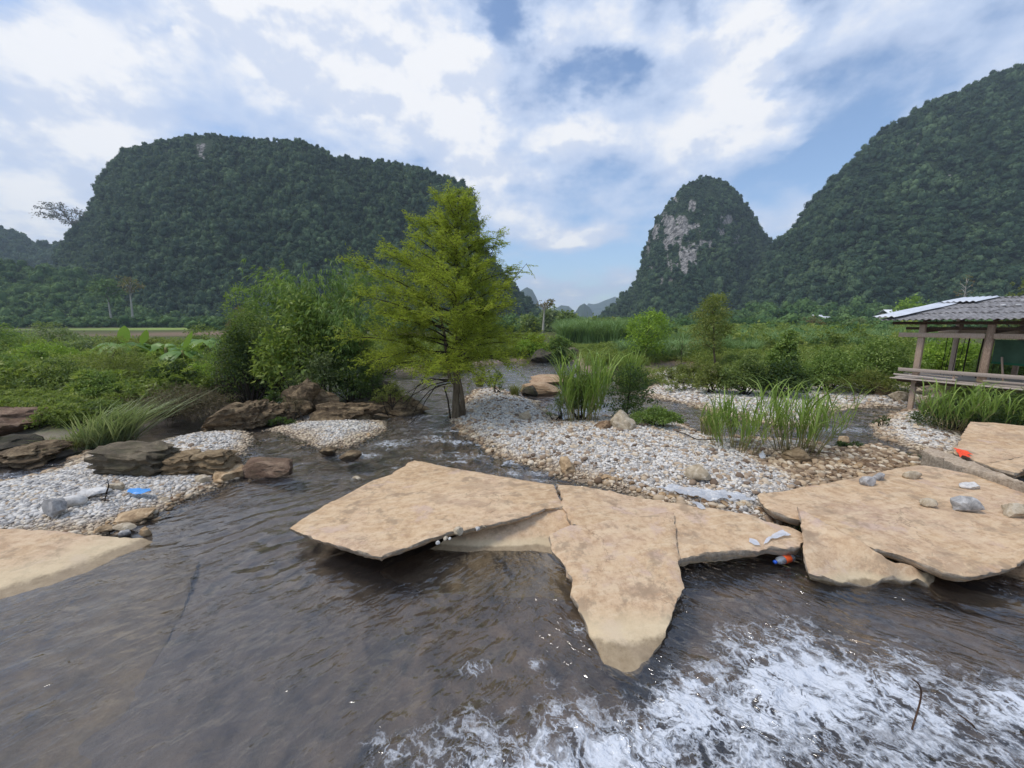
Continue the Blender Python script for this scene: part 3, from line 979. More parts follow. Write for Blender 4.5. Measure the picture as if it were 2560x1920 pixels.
print('pebbles', scatter_pebbles('gravel', ['main', 'hutspit'], 1250, .012, .048),
      scatter_pebbles('left_gravel', ['left'], 1300, .012, .046),
      scatter_pebbles('bar_gravel', ['bar', 'spit'], 900, .015, .052),
      scatter_pebbles('bank_gravel', ['north'], 420, .018, .085),
      scatter_pebbles('wet_gravel', ['wet'], 330, .018, .09, src=PEB_BROWN),
      scatter_pebbles('edge_gravel', ['main', 'left', 'hutspit'], 60, .03, .11, src=PEB_BROWN, edge=True),
      scatter_pebbles('dull_gravel', ['north', 'main', 'hutspit'], 60, .02, .09, src=PEB_BROWN))
# ------------------------------------------------------------------ karst hills and their forest
def crown_sources(mat, n=7, nleaf=260, tall=1.0, name='forest_crown'):
    out = []
    V, Fc = ico(2)
    for k in range(n):
        mb = MB()
        nl = RNG.integers(3, 9)
        for j in range(nl):
            c = np.array([*RNG.uniform(-.6, .6, 2), RNG.uniform(.25, 1.30) * tall])
            if j == 0:
                c = np.array([0, 0, .8 * tall])
            r = RNG.uniform(.20, .46)
            W = V * np.array([1, 1, .9]) * r * .92 * (1 + .28 * fbm(V * 2.1 + j * 5 + k, 2, 200 + k)[:, None]) + c
            mb.add(W, Fc, .25 + .25 * RNG.random())
            m = nleaf // nl
            d = rdir(m)
            d[:, 2] = np.abs(d[:, 2]) * 1.1 - .25
            d = unit(d)
            base = c + d * np.array([1, 1, .9]) * r * RNG.uniform(.85, 1.35, (m, 1))
            nn = unit(d + .5 * rdir(m) + np.array([0, 0, .5]))
            ax = unit(np.cross(nn, rdir(m)))
            LV, LF = leaves(base - ax * .1, ax, nn, RNG.uniform(.14, .30, m), RNG.uniform(.11, .22, m), .2)
            mb.add(LV, LF, np.repeat(np.clip(.45 + .25 * RNG.normal(size=m), 0, 1), 4))
        out.append(source(mb.mesh(name, mat)))
    return out


CROWN = crown_sources(M['forest'])
CROWN_LOW = crown_sources(M['forest_low'], name='foothill_crown')


def mat_hill():
    t = NT('hill_slope')
    P = t.pos()
    a = t.noise(P, 0.05, 5, 0.6)
    b = t.noise(t.vm('MULTIPLY', P, (1, 1, .16)), 0.30, 7, 0.68, 0.6)
    c = t.noise(P, 0.35, 5, 0.7)
    veg = t.ramp(t.math('MULTIPLY_ADD', a, .5, t.math('MULTIPLY', c, .5)), [(0.35, (0.014, 0.026, 0.013)), (0.65, (0.042, 0.068, 0.026))])
    rock = t.ramp(b, [(0.30, (0.05, 0.048, 0.045)), (0.43, (0.10, 0.095, 0.09)), (0.53, (0.27, 0.255, 0.24)), (0.66, (0.44, 0.415, 0.39))])
    m = t.sm(0.40, 0.55, t.math('ADD', t.attr('cliff'), t.math('MULTIPLY_ADD', c, .9, -.55)))
    col = t.mix(m, veg, rock)
    return t.done(t.principled(col, 0.95, 0.1, t.bump(t.math('ADD', b, c), 1.0, 2.5)))


M['hill'] = mat_hill()


def cstreak(px, py):
    """bare rock breaks into upright strips with shrubs in the cracks"""
    return np.clip(.92 + 1.25 * fbm(P3(px / 13.0, py / 42.0), 3, 77), 0, 1.1)


def hill(name, sil, D, W, nx=160, nv=70, cliffs=(), dens=1.0, tree=(4.0, 6.5), src=None, back=.5, rough=1.0, seed=1, gpow=1.5, fname='forest', mat=None, tall=1.0, zfoot=0.0):
    """sil: ridge line (px, py) at distance D; the slope comes W metres towards the river"""
    sil = np.array(sil, float)
    pxs = np.linspace(sil[0, 0], sil[-1, 0], nx)
    pys = np.interp(pxs, sil[:, 0], sil[:, 1])
    tree_h = (tree[0] + tree[1]) * .5 * 1.0 if src is not None else 0
    ridge = np.array([GD(a, b, D) for a, b in zip(pxs, pys)])
    Hs = np.maximum(ridge[:, 2] - tree_h * 1.15, .2)
    Hm = Hs.max()
    Wx = W * (.30 + .70 * (Hs / Hm) ** .75)
    v = np.concatenate([np.linspace(-back, 0, nv // 4, endpoint=False), np.linspace(0, 1, nv)])
    U, Vv = np.meshgrid(np.arange(nx), v)
    ui, vv = U.ravel(), Vv.ravel()
    s = 1 - vv * Wx[ui] / D
    x, y = ridge[ui, 0] * s, D * s
    g = np.where(vv >= 0, (1 - np.clip(vv, 0, 1) ** gpow) * (1 - .25 * np.clip(vv, 0, 1)), 1 - np.abs(vv) ** 1.6)
    z = Hs[ui] * g
    n = fbm(P3(x / 42, y / 42, z / 60), 4, seed) * rough
    amp = np.minimum(z, 45) * .26 * np.clip(vv * 4, 0, 1)
    z = z + n * amp - amp * .35
    sc = 1 + n * .03 * np.clip(vv * 3, 0, 1)
    x, y = x * sc, y * sc
    z = np.maximum(z, 0) - .5
    Pt = np.stack([x, y, z], 1)
    px, py = proj(Pt)
    cl = np.zeros(len(Pt))
    for cx, cy, rx, ry, wt in cliffs:
        cl = np.maximum(cl, wt * np.exp(-((px - cx) / rx) ** 4 - ((py - cy) / ry) ** 4) * cstreak(px, py))
    rows = len(v)
    i = np.arange(rows * nx).reshape(rows, nx)
    Fq = np.stack([i[:-1, :-1], i[1:, :-1], i[1:, 1:], i[:-1, 1:]], -1).reshape(-1, 4)
    me = fast_mesh(name, Pt, Fq, mat or M['hill'], {'cliff': cl}, True)
    link(name, me, kind='structure')
    if src is None:
        return
    # trees over the front faces, by area
    fr = Fq[(vv[Fq[:, 0]] > -.06)]
    a, b, c, d = (Pt[fr[:, k]] for k in range(4))
    area = .5 * np.linalg.norm(np.cross(c - a, d - b), axis=1)
    patch = np.clip(1 + .8 * fbm(Pt[fr[:, 0]] / 38.0, 3, seed + 60), .3, 1.8)
    cnt = RNG.poisson(area * dens * patch / 9.5)
    f = np.repeat(np.arange(len(fr)), cnt)
    r1, r2 = RNG.random(len(f))[:, None], RNG.random(len(f))[:, None]
    p = (a[f] * (1 - r1) + b[f] * r1) * (1 - r2) + (d[f] * (1 - r1) + c[f] * r1) * r2
    qx, qy = proj(p)
    c0 = np.zeros(len(p))
    for cx, cy, rx, ry, wt in cliffs:
        c0 = np.maximum(c0, wt * np.exp(-((qx - cx) / rx) ** 4 - ((qy - cy) / ry) ** 4) * cstreak(qx, qy))
    keep = (RNG.random(len(p)) > c0 * 1.15) & (qx > -260) & (qx < 2820) & (qy > -320)
    p = p[keep]
    n = len(p)
    big = RNG.random(n) ** 2.2
    sz = (tree[0] * .72 + (tree[1] * 1.12 - tree[0] * .72) * big) * (1 + .25 * fbm(p / 24.0, 2, seed + 80))
    hz = sz * RNG.uniform(.7, 1.6, n) * tall
    # low shrubs near the summit and on the rock rims
    sm = 1 - .45 * sstep(.6, 1.0, p[:, 2] / Hm) - .35 * np.clip(c0[keep] * 3, 0, 1)
    rot = np.stack([RNG.normal(0, .10, n), RNG.normal(0, .10, n), RNG.uniform(0, 6.28, n)], 1)
    p[:, 2] -= sz * .3
    scatter(fname, p, rot, np.stack([sz * sm, sz * sm, hz * sm], 1), RNG.integers(0, len(src), n), src)
    print(name, 'trees', n)


def S(*pts):
    return [(a * 1.15732, b * 1.15732) for a, b in pts]


# far blue karst down the valley
hill('far_hill', S((1105, 660), (1125, 628), (1138, 620), (1150, 626), (1160, 645), (1170, 672), (1180, 690), (1196, 703)), 2100, 300, 60, 24, rough=.6, seed=11)
hill('far_hill', S((1190, 690), (1198, 668), (1212, 659), (1228, 661), (1240, 671), (1252, 690), (1270, 705)), 2500, 300, 60, 24, rough=.6, seed=12)
hill('far_hill', S((1225, 700), (1240, 678), (1252, 660), (1262, 655), (1274, 664), (1284, 682), (1292, 705)), 1700, 220, 60, 24, rough=.6, seed=13)
hill('far_hill', S((1255, 690), (1270, 655), (1282, 657), (1292, 655), (1308, 648), (1330, 640), (1360, 690)), 3000, 400, 60, 24, rough=.6, seed=14)
hill('far_hill', S((1150, 690), (1162, 660), (1170, 655), (1180, 668), (1190, 690), (1200, 705)), 1500, 180, 40, 24, rough=.6, seed=15)
# ridge at the far left
hill('left_far_hill', S((-260, 380), (-100, 430), (0, 490), (30, 502), (60, 517), (100, 524), (135, 527), (170, 540), (230, 640)), 620, 240, 90, 40, dens=.5, tree=(5, 8), src=CROWN, seed=16)
# the big forested hill
hill('left_hill', S((95, 690), (118, 610), (140, 522), (160, 497), (195, 457), (213, 422), (220, 382), (245, 342), (275, 312), (340, 302), (400, 287), (450, 282), (520, 290), (600, 298),
                    (640, 296), (680, 312), (720, 333), (780, 340), (850, 347), (920, 364), (970, 384), (1000, 402), (1018, 430), (1024, 470), (1028, 505), (1045, 545), (1075, 575), (1100, 603),
                    (1125, 633), (1150, 655), (1170, 683), (1185, 708)), 420, 175, 220, 90,
     cliffs=[(510, 378, 26, 26, .75), (545, 402, 8, 12, .7), (972, 480, 8, 10, .7), (528, 465, 10, 8, .82)], dens=1.25, tree=(2.5, 5.2), src=CROWN, seed=2, gpow=1.7)
hill('left_foothill', S((-420, 470), (-200, 520), (0, 570), (70, 572), (140, 580), (230, 618), (330, 650), (430, 676), (520, 697), (560, 706)), 290, 110, 110, 50, dens=.9, tree=(2.6, 5.6), src=CROWN_LOW, seed=4, gpow=1.1)
# the steep central tower with bare limestone walls
hill('tower_hill', S((1262, 706), (1290, 690), (1320, 662), (1352, 632), (1378, 606), (1387, 575), (1390, 542), (1402, 503), (1421, 463), (1451, 423), (1481, 393), (1510, 378), (1540, 376), (1568, 385),
                     (1590, 408), (1618, 452), (1640, 494), (1662, 522), (1690, 545), (1730, 578), (1790, 640), (1840, 700)), 520, 190, 260, 130,
     cliffs=[(1690, 568, 34, 34, .95), (1735, 575, 22, 22, .7), (1768, 545, 12, 30, .75), (1800, 580, 16, 14, .7), (1640, 580, 14, 24, .82), (1705, 650, 42, 40, .95), (1637, 662, 16, 22, .85),
             (1775, 492, 14, 14, .7), (1815, 552, 20, 18, .82), (1725, 515, 18, 18, .82), (1612, 665, 9, 24, .82), (1735, 640, 10, 36, .8), (1690, 500, 8, 10, .82), (1665, 700, 20, 20, .82), (1660, 545, 12, 24, .6), (1750, 610, 40, 16, .82), (1680, 610, 30, 18, .82), (1840, 600, 14, 24, .82), (1620, 620, 10, 30, .82)],
     dens=1.35, tree=(2.3, 5.2), src=CROWN, seed=3, gpow=1.25, rough=1.3)
# the high right hill, running out of the picture
hill('right_hill', S((1560, 706), (1620, 620), (1665, 545), (1690, 514), (1705, 498), (1742, 460), (1777, 416), (1802, 386), (1852, 340), (1882, 302), (1902, 280), (1942, 263), (2002, 222), (2062, 202), (2102, 182), (2152, 152),
                      (2212, 132), (2350, 80), (2500, 60), (2700, 120), (2950, 330)), 400, 190, 240, 100,
     cliffs=[(2300, 368, 14, 12, .75), (2185, 375, 22, 10, .82), (2372, 440, 8, 14, .82)], dens=1.15, tree=(2.5, 5.2), src=CROWN, seed=5, gpow=1.5)
hill('right_foothill', S((1380, 706), (1480, 694), (1600, 668), (1720, 655), (1850, 660), (1980, 652), (2100, 648), (2250, 636), (2450, 600), (2700, 570)), 250, 95, 120, 44, dens=.95, tree=(2.4, 5.4), src=CROWN_LOW, seed=6, gpow=1.1)
# ------------------------------------------------------------------ broken concrete slabs of the old ford
def slab(name, label, pts, thick=.13, group=None, jag=.012, inset=.05, seed=0, mat=None, relief=.008, step=.04):
    """pts: (px, py, top height) round the top outline as seen; real tilted plate with broken edges"""
    rng = np.random.default_rng(900 + seed)
    W = np.array([G(a, b, z) for a, b, z in pts])
    # densify with broken-edge noise
    ring = []
    for k in range(len(W)):
        a, b = W[k], W[(k + 1) % len(W)]
        n = max(1, int(np.linalg.norm(b[:2] - a[:2]) / step))
        for j in range(n):
            ring.append(a + (b - a) * j / n)
    ring = np.array(ring)
    nrm = np.roll(ring, -1, 0) - np.roll(ring, 1, 0)
    out = unit(np.stack([nrm[:, 1], -nrm[:, 0]], 1))
    area = np.sum(ring[:, 0] * np.roll(ring[:, 1], -1) - np.roll(ring[:, 0], -1) * ring[:, 1])
    if area < 0:
        ring, out = ring[::-1], out[::-1]
        nrm = np.roll(ring, -1, 0) - np.roll(ring, 1, 0)
        out = unit(np.stack([nrm[:, 1], -nrm[:, 0]], 1))
    jn = (fbm(P3(ring[:, 0] * 2.2, ring[:, 1] * 2.2), 2, 300 + seed) * .9 + fbm(P3(ring[:, 0] * 13, ring[:, 1] * 13), 3, 305 + seed)) * jag * 1.6
    ring[:, :2] += out * jn[:, None]
    n = len(ring)
    # interior points
    lo, hi = ring.min(0), ring.max(0)
    gs = max(.07, math.sqrt((hi[0] - lo[0]) * (hi[1] - lo[1]) / 5200))
    gx, gy = np.meshgrid(np.arange(lo[0], hi[0], gs), np.arange(lo[1], hi[1], gs))
    ip = np.stack([gx.ravel(), gy.ravel()], 1) + rng.uniform(-.2, .2, (gx.size, 2)) * gs
    ip = ip[poly_sd(ip, ring[:, :2]) > gs * .45]
    pts2 = np.vstack([ring[:, :2], ip])
    res = mgeo.delaunay_2d_cdt([Vector(p) for p in pts2], [(k, (k + 1) % n) for k in range(n)], [list(range(n))], 1, 1e-5)
    vo = np.array([v[:] for v in res[0]])
    tri = np.array([f for f in res[2] if len(f) == 3])
    # heights: smooth surface through the outline
    def top(p):
        d2 = ((p[:, None, :] - W[None, :, :2]) ** 2).sum(-1) + .02
        A = np.c_[W[:, :2], np.ones(len(W))]
        cf = np.linalg.lstsq(A, W[:, 2], rcond=None)[0]
        resid = W[:, 2] - A @ cf
        w = d2 ** -1.5
        return np.c_[p, np.ones(len(p))] @ cf + (w @ resid) / w.sum(1)
    sdv = poly_sd(vo, ring[:, :2])
    zt = top(vo) + fbm(P3(vo[:, 0] * 1.4, vo[:, 1] * 1.4), 3, 310 + seed) * relief * 2 + fbm(P3(vo[:, 0] * 9, vo[:, 1] * 9), 2, 320 + seed) * relief * .35
    zt -= .010 * np.exp(-np.maximum(sdv, 0) / .03)
    Vt = np.c_[vo, zt]
    # boundary loop of the triangulation that matches the ring
    nv = len(vo)
    rid = np.array([np.argmin(((vo - r[:2]) ** 2).sum(1)) for r in ring])
    _, first = np.unique(rid, return_index=True)
    rid = rid[np.sort(first)]
    rp = Vt[rid]
    nb = len(rid)
    nr = np.roll(rp, -1, 0) - np.roll(rp, 1, 0)
    ot = unit(np.stack([nr[:, 1], -nr[:, 0]], 1))
    rows = []
    for lev, off in ((.10, .008), (.35, .004), (.62, -.25 * inset), (.85, -.6 * inset), (1.0, -inset)):
        r = rp.copy()
        k = fbm(P3(rp[:, 0] * 11, rp[:, 1] * 11, np.full(nb, lev * 9)), 3, 330 + seed) * .020
        r[:, :2] += ot * (off + k)[:, None] if np.ndim(off + k) else ot * off
        r[:, 2] -= thick * lev * (1 + .15 * vnoise(P3(rp[:, 0] * 2, rp[:, 1] * 2), 340 + seed))
        rows.append(r)
    V = np.vstack([Vt] + rows)
    ids = [rid] + [nv + np.arange(nb) + nb * k for k in range(len(rows))]
    quads = []
    for a, b in zip(ids[:-1], ids[1:]):
        quads.append(np.stack([a, b, np.roll(b, -1), np.roll(a, -1)], 1))
    bot = tri.copy()
    last = ids[-1]
    lut = np.full(nv, -1)
    # underside: copy of the top, lowered
    Vb = Vt.copy()
    Vb[:, 2] -= thick * 1.02
    ins2 = sdv > inset * 1.3
    base = len(V)
    cen = rows[-1].mean(0)
    V = np.vstack([V, cen[None]])
    fan = np.stack([last, np.full(nb, base), np.roll(last, -1)], 1)
    me = fast_mesh(name, V, [tri, np.concatenate(quads), fan], mat or M['concrete'], None, True)
    bm = bmesh.new()
    bm.from_mesh(me)
    bmesh.ops.recalc_face_normals(bm, faces=bm.faces)
    bm.to_mesh(me)
    bm.free()
    me.polygons.foreach_set('use_smooth', np.ones(len(me.polygons), bool))
    try:
        me.set_sharp_from_angle(angle=R(42))
    except Exception:
        pass
    o = link(name, me, label=label, category='slab', group=group)
    SLABS.append((W, top))
    return o


SLABS = []
GRP = 'broken concrete slabs of the ford'
z7 = lambda x, y, z: (700 + x / 2.765, 1120 + y / 2.765, z)
z8 = lambda x, y, z: (1300 + x / 2.765, 1120 + y / 2.765, z)
z1 = lambda x, y, z: (1760 + x / 2.765, 1000 + y / 2.765, z)
z6 = lambda x, y, z: (x / 3.319, 1100 + y / 3.319, z)
slab('concrete_slab', 'big tilted pale ochre slab with its pointed left corner hanging over dark water',
     [z7(*p) for p in [(70, 545, .27), (160, 485, .25), (250, 432, .23), (360, 370, .21), (480, 312, .19), (560, 268, .17), (650, 218, .16), (720, 196, .15), (775, 175, .15), (800, 152, .14), (868, 122, .13), (880, 102, .13), (930, 86, .13),
      (1000, 97, .14), (1150, 128, .17), (1300, 152, .20), (1500, 188, .24), (1700, 217, .28), (1895, 246, .31), (1912, 290, .32), (1940, 350, .33), (1958, 400, .335), (1830, 411, .36), (1700, 465, .37),
      (1600, 487, .37), (1500, 508, .37), (1400, 532, .37), (1300, 552, .37), (1200, 566, .37), (1100, 596, .37), (1000, 628, .365), (900, 667, .36), (800, 703, .355), (700, 741, .35), (640, 726, .345), (560, 706, .335), (480, 688, .32), (400, 665, .31), (330, 642, .30), (250, 618, .29), (180, 592, .28), (120, 572, .275)]],
     .10, GRP, seed=1)
slab('concrete_slab', 'half sunken slab sloping under the water between the big slab and the pointed one',
     [z7(*p) for p in [(1962, 408, .30), (1830, 420, .29), (1700, 468, .27), (1560, 512, .24), (1400, 560, .19), (1250, 605, .13), (1150, 642, .08), (1020, 695, .01), (900, 750, -.08), (800, 800, -.14), (695, 850, -.19), (780, 890, -.22), (880, 940, -.26), (975, 985, -.30),
      (1200, 1040, -.36), (1500, 1070, -.38), (1800, 1080, -.38), (2060, 1080, -.36), (2080, 900, -.14), (2010, 720, .03), (2030, 560, .17), (2020, 470, .25)]],
     .12, GRP, seed=2, relief=.014)
slab('concrete_slab', 'long cracked slab behind the pointed one, with white film on its rough right end',
     [z8(*p) for p in [(246, 246, .31), (272, 300, .32), (300, 396, .325), (330, 470, .315), (358, 524, .30), (480, 560, .28), (640, 640, .25), (820, 700, .22), (1000, 760, .20), (1108, 772, .19), (1160, 752, .20), (1230, 738, .21), (1300, 728, .22), (1400, 722, .23), (1500, 712, .235), (1600, 704, .24),
      (1700, 692, .245), (1800, 684, .245), (1880, 690, .24), (1940, 684, .24), (1962, 640, .25), (1950, 590, .26), (1900, 552, .27), (1800, 520, .285), (1700, 500, .295), (1650, 472, .30), (1560, 446, .30), (1450, 432, .30), (1330, 412, .30), (1200, 396, .30), (1050, 366, .30), (900, 346, .30), (750, 318, .30), (600, 292, .30), (420, 266, .305)]],
     .15, GRP, seed=3, relief=.014, jag=.025)
slab('concrete_slab', 'pointed slab in the middle of the foreground with its wet tip in the white water',
     [z8(*p) for p in [(208, 604, 0.308), (222, 660, 0.287), (236, 700, 0.273), (262, 735, 0.259), (300, 772, 0.246), (318, 810, 0.232), (334, 862, 0.214), (362, 908, 0.198), (368, 950, 0.183), (352, 1002, 0.164), (372, 1050, 0.146), (402, 1085, 0.132), (424, 1140, 0.111), (440, 1182, 0.094), (466, 1240, 0.070), (492, 1295, 0.049), (524, 1350, 0.035),
      (552, 1402, 0.022), (566, 1440, 0.016), (584, 1490, 0.009), (604, 1522, 0.004), (660, 1545, -0.000), (740, 1562, -0.003), (800, 1556, -0.002), (838, 1532, 0.002), (866, 1484, 0.009), (902, 1444, 0.015), (934, 1400, 0.022), (962, 1372, 0.029), (984, 1320, 0.042), (1012, 1270, 0.058), (1030, 1210, 0.083), (1042, 1170, 0.099), (1050, 1120, 0.118), (1068, 1078, 0.135), (1100, 1020, 0.157), (1124, 952, 0.182), (1116, 900, 0.200), (1110, 868, 0.212), (1100, 800, 0.236),
      (1094, 740, 0.258), (1084, 660, 0.287), (1070, 560, 0.321), (1062, 480, 0.342), (1064, 440, 0.352), (1000, 442, 0.352), (900, 458, 0.348), (800, 474, 0.343), (700, 488, 0.340), (600, 502, 0.336), (490, 522, 0.331), (420, 526, 0.330), (352, 526, 0.330), (280, 556, 0.322)]],
     .11, GRP, seed=4, relief=.010, inset=.05)
slab('concrete_slab', 'largest slab at right, a broad tan plate with loose stones lying on it',
     [z1(*p) for p in [(372, 662, .33), (392, 640, .34), (520, 622, .35), (650, 604, .36), (780, 584, .36), (900, 560, .365), (1050, 532, .37), (1200, 500, .37), (1340, 466, .375), (1480, 444, .38), (1540, 446, .38), (1700, 480, .38), (1900, 520, .38), (2212, 566, .38), (2600, 630, .38), (2600, 1010, .34),
      (2212, 1082, .30), (2100, 1150, .29), (1950, 1184, .285), (1850, 1196, .28), (1760, 1195, .28), (1700, 1184, .285), (1650, 1170, .29), (1570, 1138, .295), (1500, 1108, .30), (1400, 1070, .31), (1270, 1030, .32), (1180, 1020, .325), (900, 900, .33), (700, 800, .33), (660, 812, .325), (600, 800, .325), (540, 786, .325), (480, 768, .325), (440, 745, .325), (400, 700, .328)]],
     .12, GRP, seed=5, relief=.014)
slab('concrete_slab', 'triangular slab lapping over the front edge of the largest slab and dipping into the river',
     [z1(*p) for p in [(640, 741, .43), (664, 748, .43), (720, 770, .43), (800, 806, .428), (930, 880, .42), (1100, 954, .40), (1270, 1032, .375), (1360, 1066, .32), (1440, 1100, .27), (1520, 1142, .18), (1604, 1194, .02), (1760, 1270, -.08), (1950, 1330, -.15), (2212, 1390, -.22), (2600, 1440, -.26), (2600, 1560, -.30),
      (2212, 1470, -.27), (1900, 1440, -.25), (1600, 1400, -.20), (1350, 1356, -.14), (1140, 1308, -.06), (1040, 1276, .01), (980, 1262, .04), (900, 1240, .08), (820, 1216, .11), (770, 1200, .13), (730, 1186, .15), (708, 1140, .19), (694, 1080, .24), (690, 1020, .28), (690, 950, .32), (680, 880, .355), (664, 820, .38)]],
     .11, GRP, seed=6, relief=.012)
slab('concrete_slab', 'streaked slab sloping up towards the reeds under the hut',
     [z1(*p) for p in [(1725, 358, .42), (1752, 318, .44), (1780, 252, .50), (1810, 205, .56), (1846, 150, .64), (2000, 154, .64), (2212, 176, .62), (2600, 215, .58), (2600, 380, .42), (2212, 384, .40), (2080, 412, .38), (1940, 432, .37), (1850, 406, .385), (1790, 384, .40)]],
     .13, GRP, seed=7)
slab('concrete_slab', 'thin grey slab lying edge up behind the largest slab',
     [z1(*p) for p in [(1503, 338, .50), (1560, 332, .52), (1640, 352, .53), (1740, 384, .54), (1900, 440, .55), (2060, 496, .56), (2212, 552, .56), (2500, 650, .56), (2500, 690, .52), (2212, 590, .50), (2050, 540, .49), (1900, 492, .48), (1750, 440, .47), (1600, 384, .47)]],
     .26, GRP, seed=8, inset=.0, mat=M['concrete_grey'], jag=.03)
slab('concrete_slab', 'small slab wedged behind the thin grey one at the right edge',
     [z1(*p) for p in [(1938, 438, .46), (2080, 412, .47), (2212, 388, .47), (2600, 350, .46), (2600, 520, .43), (2212, 470, .43), (2150, 500, .42), (2060, 478, .43)]],
     .13, GRP, seed=9)
slab('concrete_slab', 'flat slab at left sliding into the water with a pale rim',
     [z6(*p) for p in [(-900, 690, .20), (-300, 716, .19), (0, 735, .18), (200, 742, .17), (400, 756, .16), (600, 765, .15), (800, 776, .13), (1000, 790, .10), (1180, 800, .06), (1215, 810, .04), (1230, 840, .00), (1400, 900, -.12), (1650, 1000, -.26), (1520, 1400, -.31), (1280, 1850, -.33), (1000, 2400, -.345), (700, 3000, -.35), (200, 3400, -.35), (-700, 2500, -.12), (-1500, 2000, -.02), (-1400, 1400, .14)]],
     .12, GRP, seed=10, relief=.014, jag=.012)


# ------------------------------------------------------------------ rocks
def rock_mesh(name, size, seed, mat, sub=3, planes=14, rough=.16, strat=0.0, flat=.55, boxy=False, wedge=0.0):
    rng = np.random.default_rng(2000 + seed)
    V, Fc = ico(sub)
    nn = unit(rng.normal(size=(planes, 3)))
    off = rng.uniform(.62, 1.0, planes)
    if boxy:
        ax = np.array([[1, 0, 0], [-1, 0, 0], [0, 1, 0], [0, -1, 0], [0, 0, 1], [0, 0, -1]], float)
        nn = np.vstack([unit(ax + rng.normal(0, .13, ax.shape)), nn[:6]])
        off = np.r_[np.full(6, .84), rng.uniform(1.0, 1.2, 6)]
    dt = V @ nn.T
    r = np.min(np.where(dt > .05, off[None] / np.maximum(dt, .05), 9), 1)
    r = np.minimum(r, 1.35)
    n1 = fbm(V * 1.6 + seed * 3.1, 4, 500 + seed)
    n2 = fbm(V * 5.0 + seed, 4, 520 + seed)
    n3 = 1 - np.abs(fbm(V * 3.2 + seed * 2.2, 3, 540 + seed)) * 2
    r = r * (1 + rough * n1 + rough * .55 * n2 - rough * .8 * np.clip(n3 - .55, 0, 1))
    W = V * r[:, None]
    if strat:
        lay = np.sin((W[:, 2] * 6.5 + n1 * 2.2) * 2.4)
        W[:, :2] *= (1 + strat * .10 * np.sign(lay) * np.abs(lay) ** .4)[:, None]
    W = W * np.array(size) / 2
    if wedge:
        W[:, 2] = (W[:, 2] + size[2] * .5) * (1 - abs(wedge) * (.5 - .5 * np.sign(wedge) * np.clip(W[:, 0] / size[0] * 2, -1, 1))) - size[2] * .5
    zb = -size[2] * .5 * flat
    W[:, 2] = np.maximum(W[:, 2], zb)
    me = fast_mesh(name, W, Fc, mat, None, True)
    try:
        me.set_sharp_from_angle(angle=R(34))
    except Exception:
        pass
    return me


def rock(label, box, mat, z=None, depth=None, seed=0, name='boulder', category='rock', group=None, sub=4, planes=14, rough=.16, strat=0.0, rz=0.0, sink=.25, dshift=0.0, tilt=(0, 0), boxy=False, wedge=0.0):
    """box: px0, py0, px1, py1 as seen; stands on the ground (or at height z) at the foot of that box"""
    x0, y0, x1, y1 = box
    zz = 0.0 if z is None else z
    p = G((x0 + x1) / 2, y1, zz)
    Y = p[1]
    a, b = GD(x0, y1, Y), GD(x1, y1, Y)
    w = b[0] - a[0]
    d = depth if depth else w * .7
    c = np.array([(a[0] + b[0]) / 2, Y + d * .42 + dshift, zz])
    c[0] *= c[1] / Y
    w *= c[1] / Y
    top = GD((x0 + x1) / 2, y0, c[1])[2]
    hgt = max(top - zz, .02)
    full = hgt / (1 - sink)
    me = rock_mesh(name, (w * 1.05, d, full * 1.1), seed, mat, sub, planes, rough, strat, 1.0, boxy, wedge)
    o = link(name, me, label=label, category=category, group=group)
    o.location = (c[0], c[1], zz + hgt - full * .5)
    o.rotation_euler = (tilt[0], tilt[1], rz)
    return o


rock('dark grey broken boulder, biggest of the three blocks lying on the white gravel', (276, 1116, 430, 1203), M['rock_grey'], .12, .7, 1, strat=1.0, rough=.16, boxy=True, sink=.1)
rock('tan layered middle block of the boulder broken in three', (426, 1133, 500, 1196), M['rock_tan'], .10, .55, 2, strat=1.3, boxy=True, rough=.12, sink=.1)
rock('tan layered end block of the broken boulder, nearest the river', (494, 1126, 592, 1194), M['rock_tan'], .06, .6, 33, strat=1.3, boxy=True, rough=.12, sink=.1)
rock('small pointed chip at the river end of the broken boulder', (578, 1143, 607, 1168), M['rock_brown'], .06, .3, 34, sub=3)
rock('rounded pinkish ochre stone half in the water beside the broken boulder', (556, 1166, 618, 1204), M['stone_ochre'], .0, .5, 5, planes=7, rough=.08)
rock('flat topped red brown boulder alone in the stream', (626, 1150, 733, 1194), M['rock_rust'], .0, .6, 6, boxy=True, rough=.14, sink=.15)
rock('wet brown stone in the rapids below the gravel spit', (803, 1117, 847, 1138), M['rock_brown'], .0, .4, 7, sub=3)
rock('dark flat stone in the rapids with white water at its side', (852, 1131, 899, 1153), M['rock_brown'], .0, .4, 8, sub=3, planes=8)
rock('long brown boulder sloping up from the water, leftmost under the bushes', (503, 985, 700, 1079), M['rock_brown'], .0, 1.5, 29, strat=.3, rough=.32, planes=12, wedge=.72, sub=5)
rock('lumpy brown rock joined to the long boulder by a shadowed notch', (684, 1008, 772, 1054), M['rock_brown'], .05, .9, 10, rough=.40)
rock('tall brown rock standing behind the lumpy ones below the bushes', (703, 954, 832, 1036), M['rock_brown'], .15, 1.4, 11, strat=.3, rough=.34)
rock('pitted brown rock at the head of the small gravel spit', (792, 998, 944, 1059), M['rock_brown'], .0, 1.2, 12, strat=.4, rough=.40)
rock('dark grey jagged rock under the bamboo', (876, 940, 972, 1014), M['rock_dark'], .2, 1.2, 13, rough=.28)
rock('low brown rock pointing into the river towards the tree', (928, 984, 1050, 1036), M['rock_brown'], .0, .9, 14, rough=.32, strat=.8, tilt=(0, R(6)))
rock('almost black overhanging rock at the left of the bush', (562, 905, 668, 1012), M['rock_dark'], .0, .9, 15, rough=.28)
